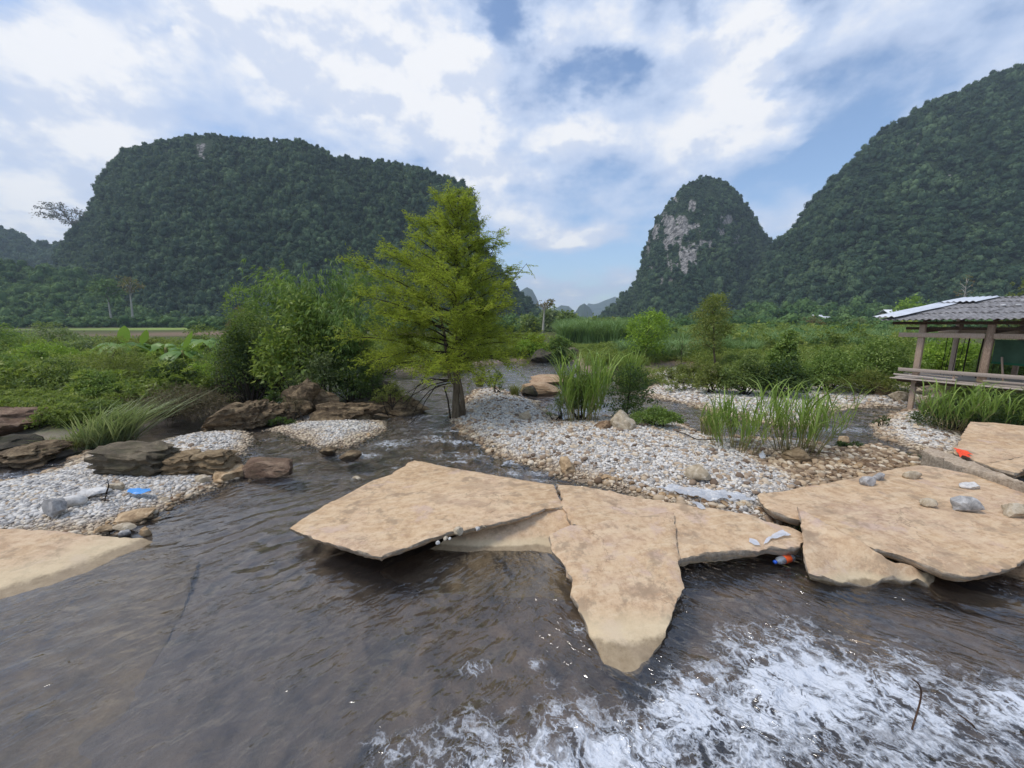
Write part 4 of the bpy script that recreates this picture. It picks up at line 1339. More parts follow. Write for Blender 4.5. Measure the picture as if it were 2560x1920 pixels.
rock('black damp rock deep under the dark shrub', (640, 940, 740, 985), M['rock_dark'], .2, 1.2, 16, rough=.28)
rock('rust brown boulder at the left edge under the bushes', (-90, 1014, 128, 1096), M['rock_rust'], .25, 1.6, 17, strat=.4, rough=.22)
rock('low dark ledge rock lying in the side stream', (6, 1112, 134, 1172), M['rock_brown'], .0, 1.0, 18, strat=1.2, rough=.22)
rock('dark brown root covered stone at the left edge of the side stream', (-60, 1085, 62, 1150), M['rock_dark'], .1, 1.2, 19, rough=.25)
rock('broad sandy ledge in the far river, behind the grass tussock', (1308, 962, 1404, 990), M['ledge'], .0, 1.5, 20, rough=.10, planes=10)
rock('flat sandy ledge farther up the river', (1328, 943, 1422, 962), M['ledge'], .0, 2.2, 21, rough=.12, planes=10)
rock('dark hump of rock at the left end of the sandy ledge', (1303, 962, 1342, 988), M['rock_dark'], .02, .6, 22, sub=3)
rock('black bank rock at the far end of the river', (1326, 880, 1382, 906), M['rock_dark'], .0, 2.0, 23, sub=3, rough=.25)
rock('grey brown bank stones below the cane at the far bend', (1408, 868, 1452, 894), M['rock_grey'], .1, 2.0, 24, sub=3, rough=.25)
rock('big buff boulder beside the low bushes on the main gravel', (1522, 1032, 1574, 1080), M['stone_tan'], .2, .6, 25, planes=8)
rock('brown stone tucked against the buff boulder', (1488, 1054, 1528, 1078), M['stone_brown'], .2, .4, 26, sub=3)
rock('flat pale stone with an upright chip, alone north of the white gravel', (1296, 1030, 1328, 1054), M['stone_tan'], .18, .4, 27, sub=3)
rock('crumbling tan rock at the water edge of the main gravel', (1398, 1146, 1438, 1184), M['stone_ochre'], .06, .45, 28, sub=3, planes=12, rough=.25)
rock('square cream stone near the front of the main gravel', (1722, 1166, 1768, 1198), M['stone_tan'], .24, .4, 29, sub=3, planes=7)
rock('angular tan rock in the puddle below the tall grass', (1953, 1122, 2016, 1156), M['rock_tan'], .02, .55, 30, sub=4, planes=9)
rock('smaller brown rock beside the angular one in the puddle', (2014, 1138, 2048, 1156), M['rock_brown'], .02, .35, 31, sub=3)
rock('dark brown block on the far gravel in front of the hedge', (2168, 956, 2214, 988), M['rock_brown'], .2, .8, 32, sub=3, planes=9)
rock('pale block to the right of the dark brown block', (2228, 974, 2262, 1003), M['stone_tan'], .16, .6, 35, sub=3, planes=9)
rock('rough sandy rock at the right edge beyond the slab', (2440, 1395, 2680, 1492), M['ledge'], -.04, 1.0, 36, planes=12, rough=.12, sink=.4)
def on_slab(k, b):
    z = .3
    for _ in range(6):
        z = float(SLABS[k][1](G((b[0] + b[2]) / 2, b[3], z)[None, :2])[0])
    return z


for k, (b, lab, mt) in enumerate([
        ((2154, 1194, 2186, 1216), 'speckled grey stone, leftmost of those on the largest slab', 'stone_grey'),
        ((2178, 1185, 2207, 1204), 'grey brown stone almost touching the leftmost one on the slab', 'stone_grey'),
        ((2261, 1178, 2293, 1198), 'flat buff stone farthest back on the largest slab', 'stone_tan'),
        ((2406, 1207, 2443, 1225), 'oblong white stone on the largest slab', 'stone_white'),
        ((2300, 1248, 2332, 1270), 'small brown grey stone in the middle of the largest slab', 'stone_tan'),
        ((2383, 1249, 2438, 1283), 'biggest stone on the largest slab, grey with white veins', 'stone_grey'),
        ((2504, 1259, 2557, 1294), 'angular stone on the slab near the right edge of the picture', 'stone_tan')]):
    rock(lab, b, M[mt], on_slab(4, b), None, 60 + k, 'loose_stone', 'stone', 'stones lying on the largest slab', 3, 9, .14, sink=.12)
for k, (b, lab, mt) in enumerate([
        ((1134, 1320, 1158, 1342), 'biggest cream stone caught in the crack under the big slab', 'stone_tan'),
        ((1108, 1342, 1121, 1352), 'second cream stone in the crack, left of the biggest', 'stone_tan'),
        ((1120, 1344, 1128, 1350), 'tiny cream stone between two others in the crack', 'stone_white'),
        ((1088, 1352, 1099, 1361), 'white stone at the water end of the crack', 'stone_white'),
        ((1188, 1317, 1200, 1327), 'white stone towards the upper end of the crack', 'stone_white'),
        ((1206, 1314, 1214, 1320), 'last small stone at the closed end of the crack', 'stone_tan')]):
    rock(lab, b, M[mt], on_slab(1, b), None, 80 + k, 'crack_stone', 'stone', 'stones caught in the slab crack', 2, 8, .14, sink=.1)
for k, (b, lab, mt, zz) in enumerate([
        ((122, 1242, 168, 1288), 'rounded blue grey stone on the left gravel', 'stone_grey', .18),
        ((168, 1236, 214, 1262), 'white stone beside the blue grey one on the left gravel', 'stone_white', .18),
        ((214, 1220, 266, 1242), 'white stone wedged behind the dead twig', 'stone_white', .2),
        ((272, 1208, 306, 1226), 'buff stone right of the dead twig', 'stone_tan', .2),
        ((298, 1278, 376, 1306), 'flat ochre stone at the river edge of the left gravel', 'stone_ochre', .03),
        ((238, 1316, 274, 1332), 'yellowish stone half under the left slab edge', 'stone_ochre', .04),
        ((292, 1313, 342, 1332), 'long cream stone near the tip of the left slab', 'stone_tan', .02),
        ((350, 1322, 378, 1342), 'square tan stone at the very tip of the left slab', 'stone_ochre', .02),
        ((302, 1324, 326, 1340), 'dark tilted chip by the tip of the left slab', 'stone_grey', .02),
        ((488, 1192, 524, 1212), 'cream wedge of stone below the broken boulder', 'stone_tan', .05),
        ((534, 1198, 556, 1212), 'brown stone at the water line below the broken boulder', 'stone_ochre', .02),
        ((884, 1192, 902, 1202), 'small pale stone against the back edge of the big slab', 'stone_tan', .0),
        ((1946, 1008, 1962, 1018), 'tan stone at the edge of the far channel', 'stone_tan', .02),
        ((1756, 1044, 1792, 1064), 'salmon coloured stone on the far side of the low bush', 'stone_ochre', .08),
        ((2096, 1094, 2124, 1108), 'salmon coloured stone right of the tall grass', 'stone_ochre', .04),
        ((1758, 1120, 1772, 1130), 'dark clod of earth left of the tall grass', 'stone_brown', .12)]):
    rock(lab, b, M[mt], zz, None, 100 + k, 'river_stone', 'stone', None, 3, 9, .14, sink=.2)


def sow_stones(label, group, spots, mats, size, seed, name='river_stone'):
    """alike stones, each an object, sharing a few meshes"""
    rng = np.random.default_rng(seed)
    ms = [rock_mesh(name, (1, rng.uniform(.65, .9), rng.uniform(.45, .7)), seed + k, M[m], 2, 8, .12) for k, m in enumerate(mats)]
    for k, (x, y, z) in enumerate(spots):
        o = link(name, ms[k % len(ms)], label=label, category='stone', group=group)
        s = size[0] + (size[1] - size[0]) * rng.random() ** 1.6
        o.location = (x, y, z + s * .12)
        o.scale = (s, s, s)
        o.rotation_euler = (rng.normal(0, .15), rng.normal(0, .15), rng.uniform(0, 6.28))


def along(pix, n, spread, seed, z=None):
    rng = np.random.default_rng(seed)
    W = np.array([G(a, b, .05)[:2] for a, b in pix])
    L = np.r_[0, np.cumsum(np.linalg.norm(np.diff(W, axis=0), axis=1))]
    t = rng.uniform(0, L[-1], n)
    p = np.stack([np.interp(t, L, W[:, 0]), np.interp(t, L, W[:, 1])], 1) + rng.normal(0, spread, (n, 2))
    h = ground_at(p)[0]
    return [(a, b, max(c, -.05)) for (a, b), c in zip(p, h)]


sow_stones('ochre wet stone along the front edge of the main gravel', 'ochre stones at the front of the main gravel', along([(1470, 1190), (1540, 1200), (1600, 1225), (1700, 1250), (1800, 1265), (1900, 1280)], 60, .10, 1), ['stone_ochre', 'stone_brown', 'stone_ochre', 'stone_tan'], (.05, .16), 400)
sow_stones('ochre stone along the river edge of the left gravel', 'ochre stones at the edge of the left gravel', along([(560, 1205), (450, 1248), (373, 1284), (300, 1310), (200, 1338)], 60, .12, 2), ['stone_ochre', 'stone_tan', 'stone_brown'], (.05, .15), 420)
sow_stones('brown stone in the wet shallows behind the largest slab', 'brown stones in the shallows', along([(1960, 1165), (2050, 1150), (2130, 1160), (2200, 1140), (2270, 1150), (2100, 1190), (1990, 1200)], 70, .22, 3), ['stone_brown', 'stone_ochre', 'stone_tan', 'stone_brown'], (.06, .2), 440)
sow_stones('pale cobble larger than the gravel round it on the main bar', 'larger cobbles on the main gravel', along([(1250, 1080), (1350, 1110), (1450, 1120), (1550, 1140), (1650, 1170), (1750, 1190), (1850, 1200), (1800, 1150), (1700, 1110)], 45, .35, 4), ['stone_white', 'stone_tan', 'stone_grey'], (.08, .15), 460)
sow_stones('small stone in the gap left of the largest slab', 'stones in the slab gap', along([(1890, 1275), (1930, 1305), (1970, 1330), (2000, 1350)], 34, .06, 5), ['stone_tan', 'stone_grey', 'stone_ochre'], (.04, .10), 480)
sow_stones('ochre stone at the edge of the small gravel spit', 'ochre stones round the gravel spit', along([(760, 1104), (820, 1115), (880, 1108), (930, 1090), (968, 1070)], 30, .14, 6), ['stone_ochre', 'stone_tan'], (.06, .14), 500)
sow_stones('brown stone along the river edge of the main gravel below the tree', 'brown stones below the tree', along([(1150, 1078), (1185, 1105), (1230, 1128), (1300, 1150), (1370, 1172)], 36, .10, 7), ['stone_ochre', 'stone_brown'], (.05, .14), 520)
# ------------------------------------------------------------------ plants
def span(x0, x1, y0, y1, Y, base=None):
    """box seen at distance Y -> centre x, width, bottom z, top z"""
    a, b = GD(x0, y1, Y), GD(x1, y1, Y)
    zt = GD((x0 + x1) / 2, y0, Y)[2]
    return (a[0] + b[0]) / 2, b[0] - a[0], (a[2] if base is None else base), zt


def leaf_shell(lobes, n, L, W, rng, droop=.2, cluster=9, spread=.16, up=.5, inner=.25):
    """leaves in twig-end clusters spread through and over the lobes (centre, radii)"""
    vol = np.array([r[0] * r[1] * r[2] for c, r in lobes]) ** .72
    nc = max(8, n // cluster)
    li = rng.choice(len(lobes), nc, p=vol / vol.sum())
    cs = np.array([c for c, r in lobes])[li]
    rs = np.array([r for c, r in lobes])[li]
    d = rdir(nc, rng)
    d[:, 2] = np.where(d[:, 2] < -.7, -d[:, 2], d[:, 2])
    rad = np.where(rng.random(nc) < inner, rng.uniform(.35, .8, nc), rng.uniform(.78, 1.06, nc))
    cc = cs + d * rs * rad[:, None]
    tone = np.clip(rng.normal(.45, .18, nc), 0, 1)
    k = rng.integers(0, nc, n)
    sz = np.mean([np.mean(r) for c, r in lobes])
    P = cc[k] + rng.normal(size=(n, 3)) * spread * min(1.0, sz) * np.array([1, 1, .7])
    od = d[k]
    ax = unit(od * .8 + rng.normal(size=(n, 3)) * .75 + np.array([0, 0, -droop]))
    nn = unit(od * .5 + np.array([0, 0, up]) + rng.normal(size=(n, 3)) * .45)
    V, Fc = leaves(P, ax, nn, L * rng.uniform(.6, 1.25, n), W * rng.uniform(.7, 1.2, n), .2)
    var = np.clip(tone[k] + rng.normal(0, .13, n), 0, 1)
    return V, Fc, np.repeat(var, 4), cc


def stems_to(mb, foot, heads, rng, r0, seg=5):
    for h in heads:
        foot2 = foot + np.array([*rng.normal(0, .08, 2), 0])
        mid = foot2 * .45 + h * .55 + np.array([*rng.normal(0, .1, 2), .1])
        t = np.linspace(0, 1, 6)[:, None]
        p = (1 - t) ** 2 * foot2 + 2 * t * (1 - t) * mid + t ** 2 * h
        mb.tube(p, np.linspace(r0, r0 * .25, 6), seg, rng.random())


def bush(label, box, Y, mat, n=3500, leaf=(.10, .045), lobes=None, seed=0, name='shrub', cat='shrub', depth=None, group=None, stem='bark_dark', droop=.2, spread=.16, core=True, cluster=9, up=.5, base=None, ragged=.35):
    rng = np.random.default_rng(5000 + seed)
    cx, w, zb, zt = span(*[box[i] for i in (0, 2, 1, 3)], Y)
    g = gz(cx, Y)
    zb = g + .04 if base is None else base
    hgt = max(zt - zb, .15)
    d = depth or w * .7
    root = thing(name, label, cat, (cx, Y, g), 0, group)
    nl = lobes or 9
    lb = []
    for k in range(nl):
        u, v = rng.uniform(-.5, .5), rng.uniform(-.5, .5)
        q = 1 - (u * u + v * v) * 1.7
        r = np.array([w * rng.uniform(.17, .27), d * rng.uniform(.18, .28), hgt * rng.uniform(.18, .30)])
        zc = zb - g + hgt * (.18 + rng.uniform(.1, .62) * max(q, .15)) + (0 if k else hgt * .1)
        zc = min(zc, zt - g - r[2] * .8)
        c = np.array([u * (w - 2 * r[0]) * 1.0, v * (d - 2 * r[1]), zc])
        lb.append((c, r))
    # lobes that reach the top and both sides, so the outline fills its box
    lb[0] = (np.array([rng.uniform(-.12, .12) * w, 0, zt - g - hgt * .24]), np.array([w * .22, d * .25, hgt * .24]))
    lb[1] = (np.array([-w * .33, 0, zb - g + hgt * .36]), np.array([w * .18, d * .25, hgt * .28]))
    lb[2] = (np.array([w * .33, 0, zb - g + hgt * .34]), np.array([w * .18, d * .25, hgt * .28]))
    V, Fc, var, cc = leaf_shell(lb, n, leaf[0], leaf[1], rng, droop, cluster, spread, up)
    # stray shoots break the outline
    m = int(n * .10 * ragged / .35)
    k = rng.integers(0, len(cc), m)
    sd = unit(rng.normal(size=(m, 3)) + np.array([0, 0, .9]))
    P = cc[k] + sd * rng.uniform(.0, .35, (m, 1)) * min(w, hgt) * .5
    V2, F2 = leaves(P, unit(sd + rng.normal(size=(m, 3)) * .6), unit(rng.normal(size=(m, 3)) + np.array([0, 0, .6])), leaf[0], leaf[1] * .9)
    mb = MB()
    mb.add(V, Fc, var)
    mb.add(V2, F2, np.repeat(np.clip(rng.normal(.6, .15, m), 0, 1), 4))
    mb.build('foliage', M[mat], root)
    sb = MB()
    heads = [c + np.array([0, 0, -r[2] * .2]) for c, r in lb]
    stems_to(sb, np.array([0, 0, -.05]), heads, rng, .018 + .010 * hgt)
    sb.build('stem', M[stem], root, True)
    return root


def blades(n, h, w, rng, spread, lean=.35, curve=.9, base_r=.2, seg=5, dirbias=None, hv=.35):
    """arching grass blades as tapered strips"""
    az = rng.uniform(0, 2 * np.pi, n)
    d = np.stack([np.cos(az), np.sin(az), np.zeros(n)], 1)
    if dirbias is not None:
        d = d * .8 + np.array(dirbias)
        d = unit(d)
    H_ = h * (1 - hv * rng.random(n))
    ln = lean * rng.uniform(.25, 1.2, n)
    cv = curve * rng.uniform(.3, 1.3, n)
    br = base_r * np.sqrt(rng.random(n))
    ba = rng.uniform(0, 6.28, n)
    B = np.stack([np.cos(ba) * br, np.sin(ba) * br, np.zeros(n)], 1)
    t = np.linspace(0, 1, seg + 1)
    horiz = (ln[:, None] * t + cv[:, None] * np.maximum(t - .35, 0) ** 2 * 1.4) * H_[:, None]
    vert = (t - cv[:, None] * np.maximum(t - .45, 0) ** 2 * .95) * H_[:, None]
    Pc = B[:, None, :] + d[:, None, :] * horiz[:, :, None] + np.array([0, 0, 1.0]) * vert[:, :, None]
    side = np.cross(d, np.array([0, 0, 1.0]))
    tw = rng.normal(0, .5, n)
    side = unit(side * np.cos(tw)[:, None] + d * np.sin(tw)[:, None])
    wd = w * rng.uniform(.6, 1.2, n)[:, None] * np.array([.55, .9, 1.0, .8, .5, .04] if seg == 5 else np.linspace(1, .05, seg + 1))
    Lf = Pc - side[:, None, :] * wd[:, :, None] / 2
    Rt = Pc + side[:, None, :] * wd[:, :, None] / 2
    V = np.stack([Lf, Rt], 2).reshape(n, (seg + 1) * 2, 3)
    f = []
    for k in range(seg):
        f.append([2 * k, 2 * k + 1, 2 * k + 3, 2 * k + 2])
    f = np.array(f)
    Fc = (f[None] + (np.arange(n) * (seg + 1) * 2)[:, None, None]).reshape(-1, 4)
    var = np.repeat(np.clip(rng.normal(.45, .2, n), 0, 1), (seg + 1) * 2)
    return V.reshape(-1, 3), Fc, var


def grass_clump(label, box, mat='grass', n=260, seed=0, z=None, name='grass_clump', cat='grass clump', canes=0, wide=.03, lean=.35, curve=.9, dirbias=None, group=None, base=.4, Y=None):
    rng = np.random.default_rng(7000 + seed)
    x0, y0, x1, y1 = box
    if Y is None:
        p = G((x0 + x1) / 2, y1, z if z is not None else .1)
        Y = p[1]
    cx, w, zb, zt = span(x0, x1, y0, y1, Y)
    g = gz(cx, Y) if z is None else z
    h = zt - g
    root = thing(name, label, cat, (cx, Y, g - .02), 0, group)
    mb = MB()
    V, Fc, var = blades(n, h * 1.22, wide, rng, w, lean * w / max(h, .1), curve, base * w * .5, dirbias=dirbias)
    mb.add(V, Fc, var)
    if canes:
        m = n // 2
        V, Fc, var = blades(m, h * .75, wide * .9, rng, w, lean * w / max(h, .1) * 1.2, curve * 1.3, base * w * .5, dirbias=dirbias)
        V[:, 2] += h * .28
        mb.add(V, Fc, var)
    mb.build('foliage', M[mat], root)
    if canes:
        for k in range(canes):
            a, r = rng.uniform(0, 6.28), base * w * .5 * math.sqrt(rng.random())
            b0 = np.array([math.cos(a) * r, math.sin(a) * r, -.03])
            tip = b0 + np.array([math.cos(a) * .16 * w, math.sin(a) * .16 * w, h * rng.uniform(.35, .6)])
            sb = MB()
            sb.tube([b0, b0 * .6 + tip * .4 + np.array([0, 0, .03]), tip], [.010, .009, .006], 5, .5)
            sb.build('cane', M['cane'], root, True)
    return root


def reed_clump(label, box, mat='grass', n=36, seed=0, z=.1, name='grass_clump', cat='grass clump', group=None, wide=.026, base=.62, nleaf=8, Y=None, splay=.22, droop=1.0):
    """upright canes with long arching leaves; the gravel shows between the canes"""
    rng = np.random.default_rng(7500 + seed)
    x0, y0, x1, y1 = box
    Y = Y or G((x0 + x1) / 2, y1, z)[1]
    cx, w, zb, zt = span(x0, x1, y0, y1, Y)
    h = zt - z
    root = thing(name, label, cat, (cx, Y, z - .02), 0, group)
    Vs = MB()
    for k in range(n):
        a, r = rng.uniform(0, 6.28), base * w * .5 * math.sqrt(rng.random())
        b = np.array([math.cos(a) * r, math.sin(a) * r * .8, -.03])
        ch = h * rng.uniform(.34, .66)
        tip = b + np.array([math.cos(a) * splay * w * r / (base * w * .5 + .01) + rng.normal(0, .05) * w, math.sin(a) * splay * w * .8 + rng.normal(0, .04), ch])
        t = np.linspace(0, 1, 5)[:, None]
        p = b + (tip - b) * t
        p[:, :2] += (tip - b)[:2] * (t - 1) * t * .4
        MB().tube(p, np.linspace(.0085, .005, 5), 5, rng.random()).build('cane', M['cane'], root, True)
        m = nleaf + rng.integers(-2, 3)
        u = np.clip(rng.uniform(.30, 1.08, m), 0, 1)
        at = b + (tip - b) * u[:, None]
        V, Fc, var = blades(m, h * .60, wide, rng, 1, .38, .95 * droop, 0.0, seg=5)
        V = V.reshape(m, 12, 3)
        up = np.where(u > .9, 1.15, .85)[:, None, None]
        V = V * up + at[:, None, :]
        over = V[:, :, 2].max(1) - (h + .02)
        V[:, :, 2] -= np.clip(over, 0, None)[:, None] * np.linspace(0, 1, 6).repeat(2)[None]
        Vs.add(V.reshape(-1, 3), Fc, var)
    Vs.build('foliage', M[mat], root)
    return root


# ---------------------------------------------------------------- the tree on the gravel
def cypress():
    rng = np.random.default_rng(99)
    foot = G(1141, 1040, .1)
    Y = foot[1]
    k = Y / F * 1.0
    g = gz(foot[0], Y)
    root = thing('feathery_tree', 'tall feathery yellow green tree with a straight trunk at the tip of the gravel bar', 'tree', (foot[0], Y, min(g, .12) - .03))
    o = np.array(root.location)

    def px(x, y):
        return GD(x, y, Y) - o
    trunk = [px(1142, 1046), px(1139, 1000), px(1141, 940), px(1142, 880), px(1144, 800), px(1146, 730), px(1142, 650), px(1140, 580), px(1146, 520), px(1148, 488)]
    tr = np.array(trunk)
    t = np.linspace(0, 1, len(tr))
    tt = np.linspace(0, 1, 40)
    TP = np.stack([np.interp(tt, t, tr[:, i]) for i in range(3)], 1)
    TP[:, 0] += fbm(P3(tt * 5, tt * 0), 2, 3) * .03
    ys = np.interp(tt, t, [1046, 1000, 940, 880, 800, 730, 650, 580, 520, 488])
    rad = np.interp(ys, [488, 600, 800, 980, 1015, 1046], [.010, .030, .060, .105, .125, .175])
    MB().tube(TP, rad, 12).build('trunk', M['bark'], root, True)
    # flared twin butt and the second stem that leaves it low down
    b2 = [px(1158, 1046), px(1156, 1000), px(1151, 962), px(1146, 930)]
    MB().tube(b2, [.10, .075, .05, .03], 9).build('root_flare', M['bark'], root, True)
    st = [px(1136, 960), px(1124, 945), px(1117, 905), px(1112, 840), px(1098, 780), px(1092, 720), px(1096, 660)]
    MB().tube(st, [.06, .055, .05, .042, .035, .025, .012], 9).build('second_stem', M['bark'], root, True)
    lean = [px(1126, 1046), px(1120, 1000), px(1110, 965)]
    MB().tube(lean, [.03, .026, .018], 6).build('bare_shoot', M['bark_dark'], root, True)
    # bare branches drooping into the river at left
    tgt = [((1124, 955), (1080, 945), (1044, 965), (1024, 1000), (1012, 1030)), ((1126, 958), (1090, 965), (1066, 1000), (1050, 1035), (1024, 1060)), ((1122, 952), (1080, 962), (1036, 985), (1004, 1012)),
           ((1110, 960), (1076, 975), (1050, 1005), (1036, 1040)), ((1124, 950), (1096, 946), (1070, 950), (1030, 975))]
    for j, path in enumerate(tgt):
        P = np.array([px(*q) for q in path])
        P[:, 1] += np.linspace(0, rng.uniform(-.5, .3), len(P))
        mb = MB()
        mb.tube(P, np.linspace(.022, .006, len(P)), 6)
        for q in range(9):
            u = rng.uniform(.3, 1)
            b = np.array([np.interp(u, np.linspace(0, 1, len(P)), P[:, i]) for i in range(3)])
            e = b + np.array([rng.uniform(-.28, -.02), rng.uniform(-.15, .15), rng.uniform(-.32, .02)])
            mb.tube([b, (b + e) / 2 + np.array([0, 0, .02]), e], [.007, .005, .003], 4)
        mb.build('dead_branch', M['bark_dark'], root, True)
    # limbs, each with flat feathery sprays
    prof_y = [498, 530, 600, 660, 720, 790, 850, 900, 950, 985]
    left = [22, 42, 68, 98, 148, 200, 236, 240, 226, 150]
    right = [20, 40, 58, 78, 118, 150, 194, 206, 200, 120]
    cols, LV, LF, LA, nV = [], [], [], [], 0
    Pl, Ax, Nn, Ln, Wn, Vr = [], [], [], [], [], []
    nb = 122
    limbs = []
    for j in range(nb):
        y0 = 502 + (925 - 502) * ((j + rng.random()) / nb) ** .92
        az = j * 2.39996 + rng.normal(0, .25)
        dx = math.cos(az)
        R_ = np.interp(y0, prof_y, right if dx > 0 else left) * k * rng.uniform(.62, 1.20)
        if rng.random() < .12:
            R_ *= .6
        b = np.array([np.interp(-y0, -ys, TP[:, i]) for i in range(3)])
        on2 = y0 > 660 and y0 < 930 and dx < -.1 and rng.random() < .35
        if on2:
            zq = b[2]
            sp = np.array(st)
            b = np.array([np.interp(zq, sp[:, 2], sp[:, i]) for i in range(3)])
        rise = np.interp(y0, [490, 620, 780, 900, 985], [1.0, .82, .58, .38, .20]) + rng.normal(0, .10)
        d = np.array([dx, math.sin(az), rise])
        sag = np.interp(y0, [500, 800, 945], [.03, .20, .42])
        tb = np.linspace(0, 1, 8)
        path = b + d[None] * (tb[:, None] * R_)
        path[:, 2] -= sag * R_ * tb ** 2
        path[:, :2] += (fbm(P3(tb * 2 + j, tb * 0 + j), 2, 8) * .12 * R_)[:, None] * np.array([-d[1], d[0]])
        limbs.append((path, R_, d, y0))
        mb = MB()
        mb.tube(path, np.linspace(max(.008, .011 * R_ + .006), .003, 8), 5)
        # side twigs with needles
        ns = int(9 + R_ * 12)
        for q in range(ns):
            u = rng.uniform(.24, 1.0)
            bb = np.array([np.interp(u, tb, path[:, i]) for i in range(3)])
            sgn = 1 if q % 2 else -1
            fw = unit(d)
            sd_ = unit(np.cross(fw, np.array([0, 0, 1.0]))) * sgn
            tl = R_ * rng.uniform(.14, .36) * (1.15 - .6 * u) + .10
            td = unit(fw * rng.uniform(.5, .95) + sd_ * rng.uniform(.4, 1.0) + np.array([0, 0, rng.normal(.15, .55)]))
            e = bb + td * tl
            e[2] -= tl * rng.uniform(.0, .25)
            mb.tube([bb, e], [.004, .002], 3)
            m = int(5 + tl * 24)
            s = np.repeat(np.linspace(.08, 1.0, m), 2)
            P = bb + (e - bb) * s[:, None] + rng.normal(0, .030, (2 * m, 3))
            ss = np.tile([1, -1], m)
            sdir = unit(np.cross(td, np.array([0, 0, 1.0])))
            a = unit(td * .75 + sdir * ss[:, None] + rng.normal(0, .38, (2 * m, 3)) + np.array([0, 0, -.28]))
            Pl.append(P)
            Ax.append(a)
            Nn.append(unit(np.array([0, -.25, .8]) + rng.normal(0, .6, (2 * m, 3))))
            Ln.append(rng.uniform(.055, .115, 2 * m))
            Wn.append(rng.uniform(.014, .027, 2 * m))
            Vr.append(np.clip(rng.normal(.40 + .22 * (950 - y0) / 450 * 1.0, .10) + rng.normal(0, .12, 2 * m), 0, 1))
        mb.build('limb', M['bark_dark'], root, True)
    # the two thin leaders at right that stand out against the sky
    for path in (((1168, 760), (1205, 690), (1235, 610), (1248, 560)), ((1170, 830), (1230, 760), (1290, 690), (1318, 655)), ((1160, 700), (1195, 640), (1212, 590)), ((1180, 800), (1250, 720), (1280, 660))):
        P = np.array([px(*q) for q in path])
        P[:, 1] += np.linspace(0, rng.uniform(.2, .8), len(P))
        mb = MB()
        mb.tube(P, np.linspace(.02, .005, len(P)), 5)
        for q in range(22):
            u = rng.uniform(.35, 1)
            b = np.array([np.interp(u, np.linspace(0, 1, len(P)), P[:, i]) for i in range(3)])
            td = unit(np.array([rng.normal(.2, .8), rng.normal(0, .5), rng.normal(.15, .35)]))
            e = b + td * rng.uniform(.18, .5)
            mb.tube([b, e], [.004, .002], 3)
            m = 12
            s = np.repeat(np.linspace(.1, 1, m), 2)
            sdir = unit(np.cross(td, np.array([0, 0, 1.0])))
            ss = np.tile([1, -1], m)
            Pl.append(b + (e - b) * s[:, None] + rng.normal(0, .012, (2 * m, 3)))
            Ax.append(unit(td * .6 + sdir * ss[:, None] + rng.normal(0, .25, (2 * m, 3)) + np.array([0, 0, -.2])))
            Nn.append(unit(np.array([0, 0, 1.0]) + rng.normal(0, .5, (2 * m, 3))))
            Ln.append(rng.uniform(.06, .11, 2 * m))
            Wn.append(rng.uniform(.016, .028, 2 * m))
            Vr.append(np.clip(rng.normal(.75, .12, 2 * m), 0, 1))
        mb.build('limb', M['bark_dark'], root, True)
    Pl, Ax, Nn = np.concatenate(Pl), np.concatenate(Ax), np.concatenate(Nn)
    V, Fc = leaves(Pl, Ax, Nn, np.concatenate(Ln), np.concatenate(Wn), .15)
    print('cypress leaves', len(Fc))
    MB().add(V, Fc, np.repeat(np.concatenate(Vr), 4)).build('crown', M['cypress'], root)


cypress()


# ---------------------------------------------------------------- generic small tree: trunk, limbs, leaf clusters at limb ends
def small_tree(label, foot, box, Y, mat, n=2600, leaf=(.10, .05), seed=0, bark='bark', lean=0.0, nl=9, name='young_tree', r0=.05, group=None, sparse=1.0, flat=1.0, cat='tree', zfoot=None, low=.25, spread=.2):
    rng = np.random.default_rng(8000 + seed)
    cx, w, zb, zt = span(box[0], box[2], box[1], box[3], Y)
    fp = GD(foot[0], foot[1], Y)
    g = gz(fp[0], Y) if zfoot is None else zfoot
    root = thing(name, label, cat, (fp[0], Y, g - .03), 0, group)
    o = np.array(root.location)
    top = np.array([cx - o[0], 0, zt - o[2]])
    hgt = zt - zb
    t = np.linspace(0, 1, 8)
    path = np.stack([top[0] * t ** 1.4 + fbm(P3(t * 3 + seed, t * 0), 2, 2) * .05 * w, np.zeros(8), top[2] * .93 * t], 1)
    MB().tube(path, np.linspace(r0, r0 * .2, 8), 7).build('trunk', M[bark], root, True)
    lb = []
    for k in range(nl):
        u = low + (1 - low) * (k + .5) / nl
        az = k * 2.4 + rng.normal(0, .3)
        env = math.sin(math.pi * min(.98, .12 + .83 * (u - low) / (1 - low + 1e-6))) ** .6
        r = w * .5 * env * rng.uniform(.55, .9)
        zc = zb - o[2] + hgt * (u - low) / (1 - low) * .88 + hgt * .04
        c = np.array([cx - o[0] + math.cos(az) * r * .72, math.sin(az) * r * .72, zc])
        rr = np.array([w * rng.uniform(.16, .24), w * rng.uniform(.16, .24), hgt * rng.uniform(.09, .15) * flat])
        lb.append((c, rr))
        b = np.array([np.interp(zc * .8, path[:, 2], path[:, i]) for i in range(3)])
        mid = b * .5 + c * .5 + np.array([0, 0, .04 * hgt])
        MB().tube([b, mid, c], [r0 * .42, r0 * .28, r0 * .1], 5).build('limb', M[bark], root, True)
    V, Fc, var, cc = leaf_shell(lb, int(n * sparse), leaf[0], leaf[1], rng, .25, 8, spread, .5, .4)
    MB().add(V, Fc, var).build('crown', M[mat], root)
    return root


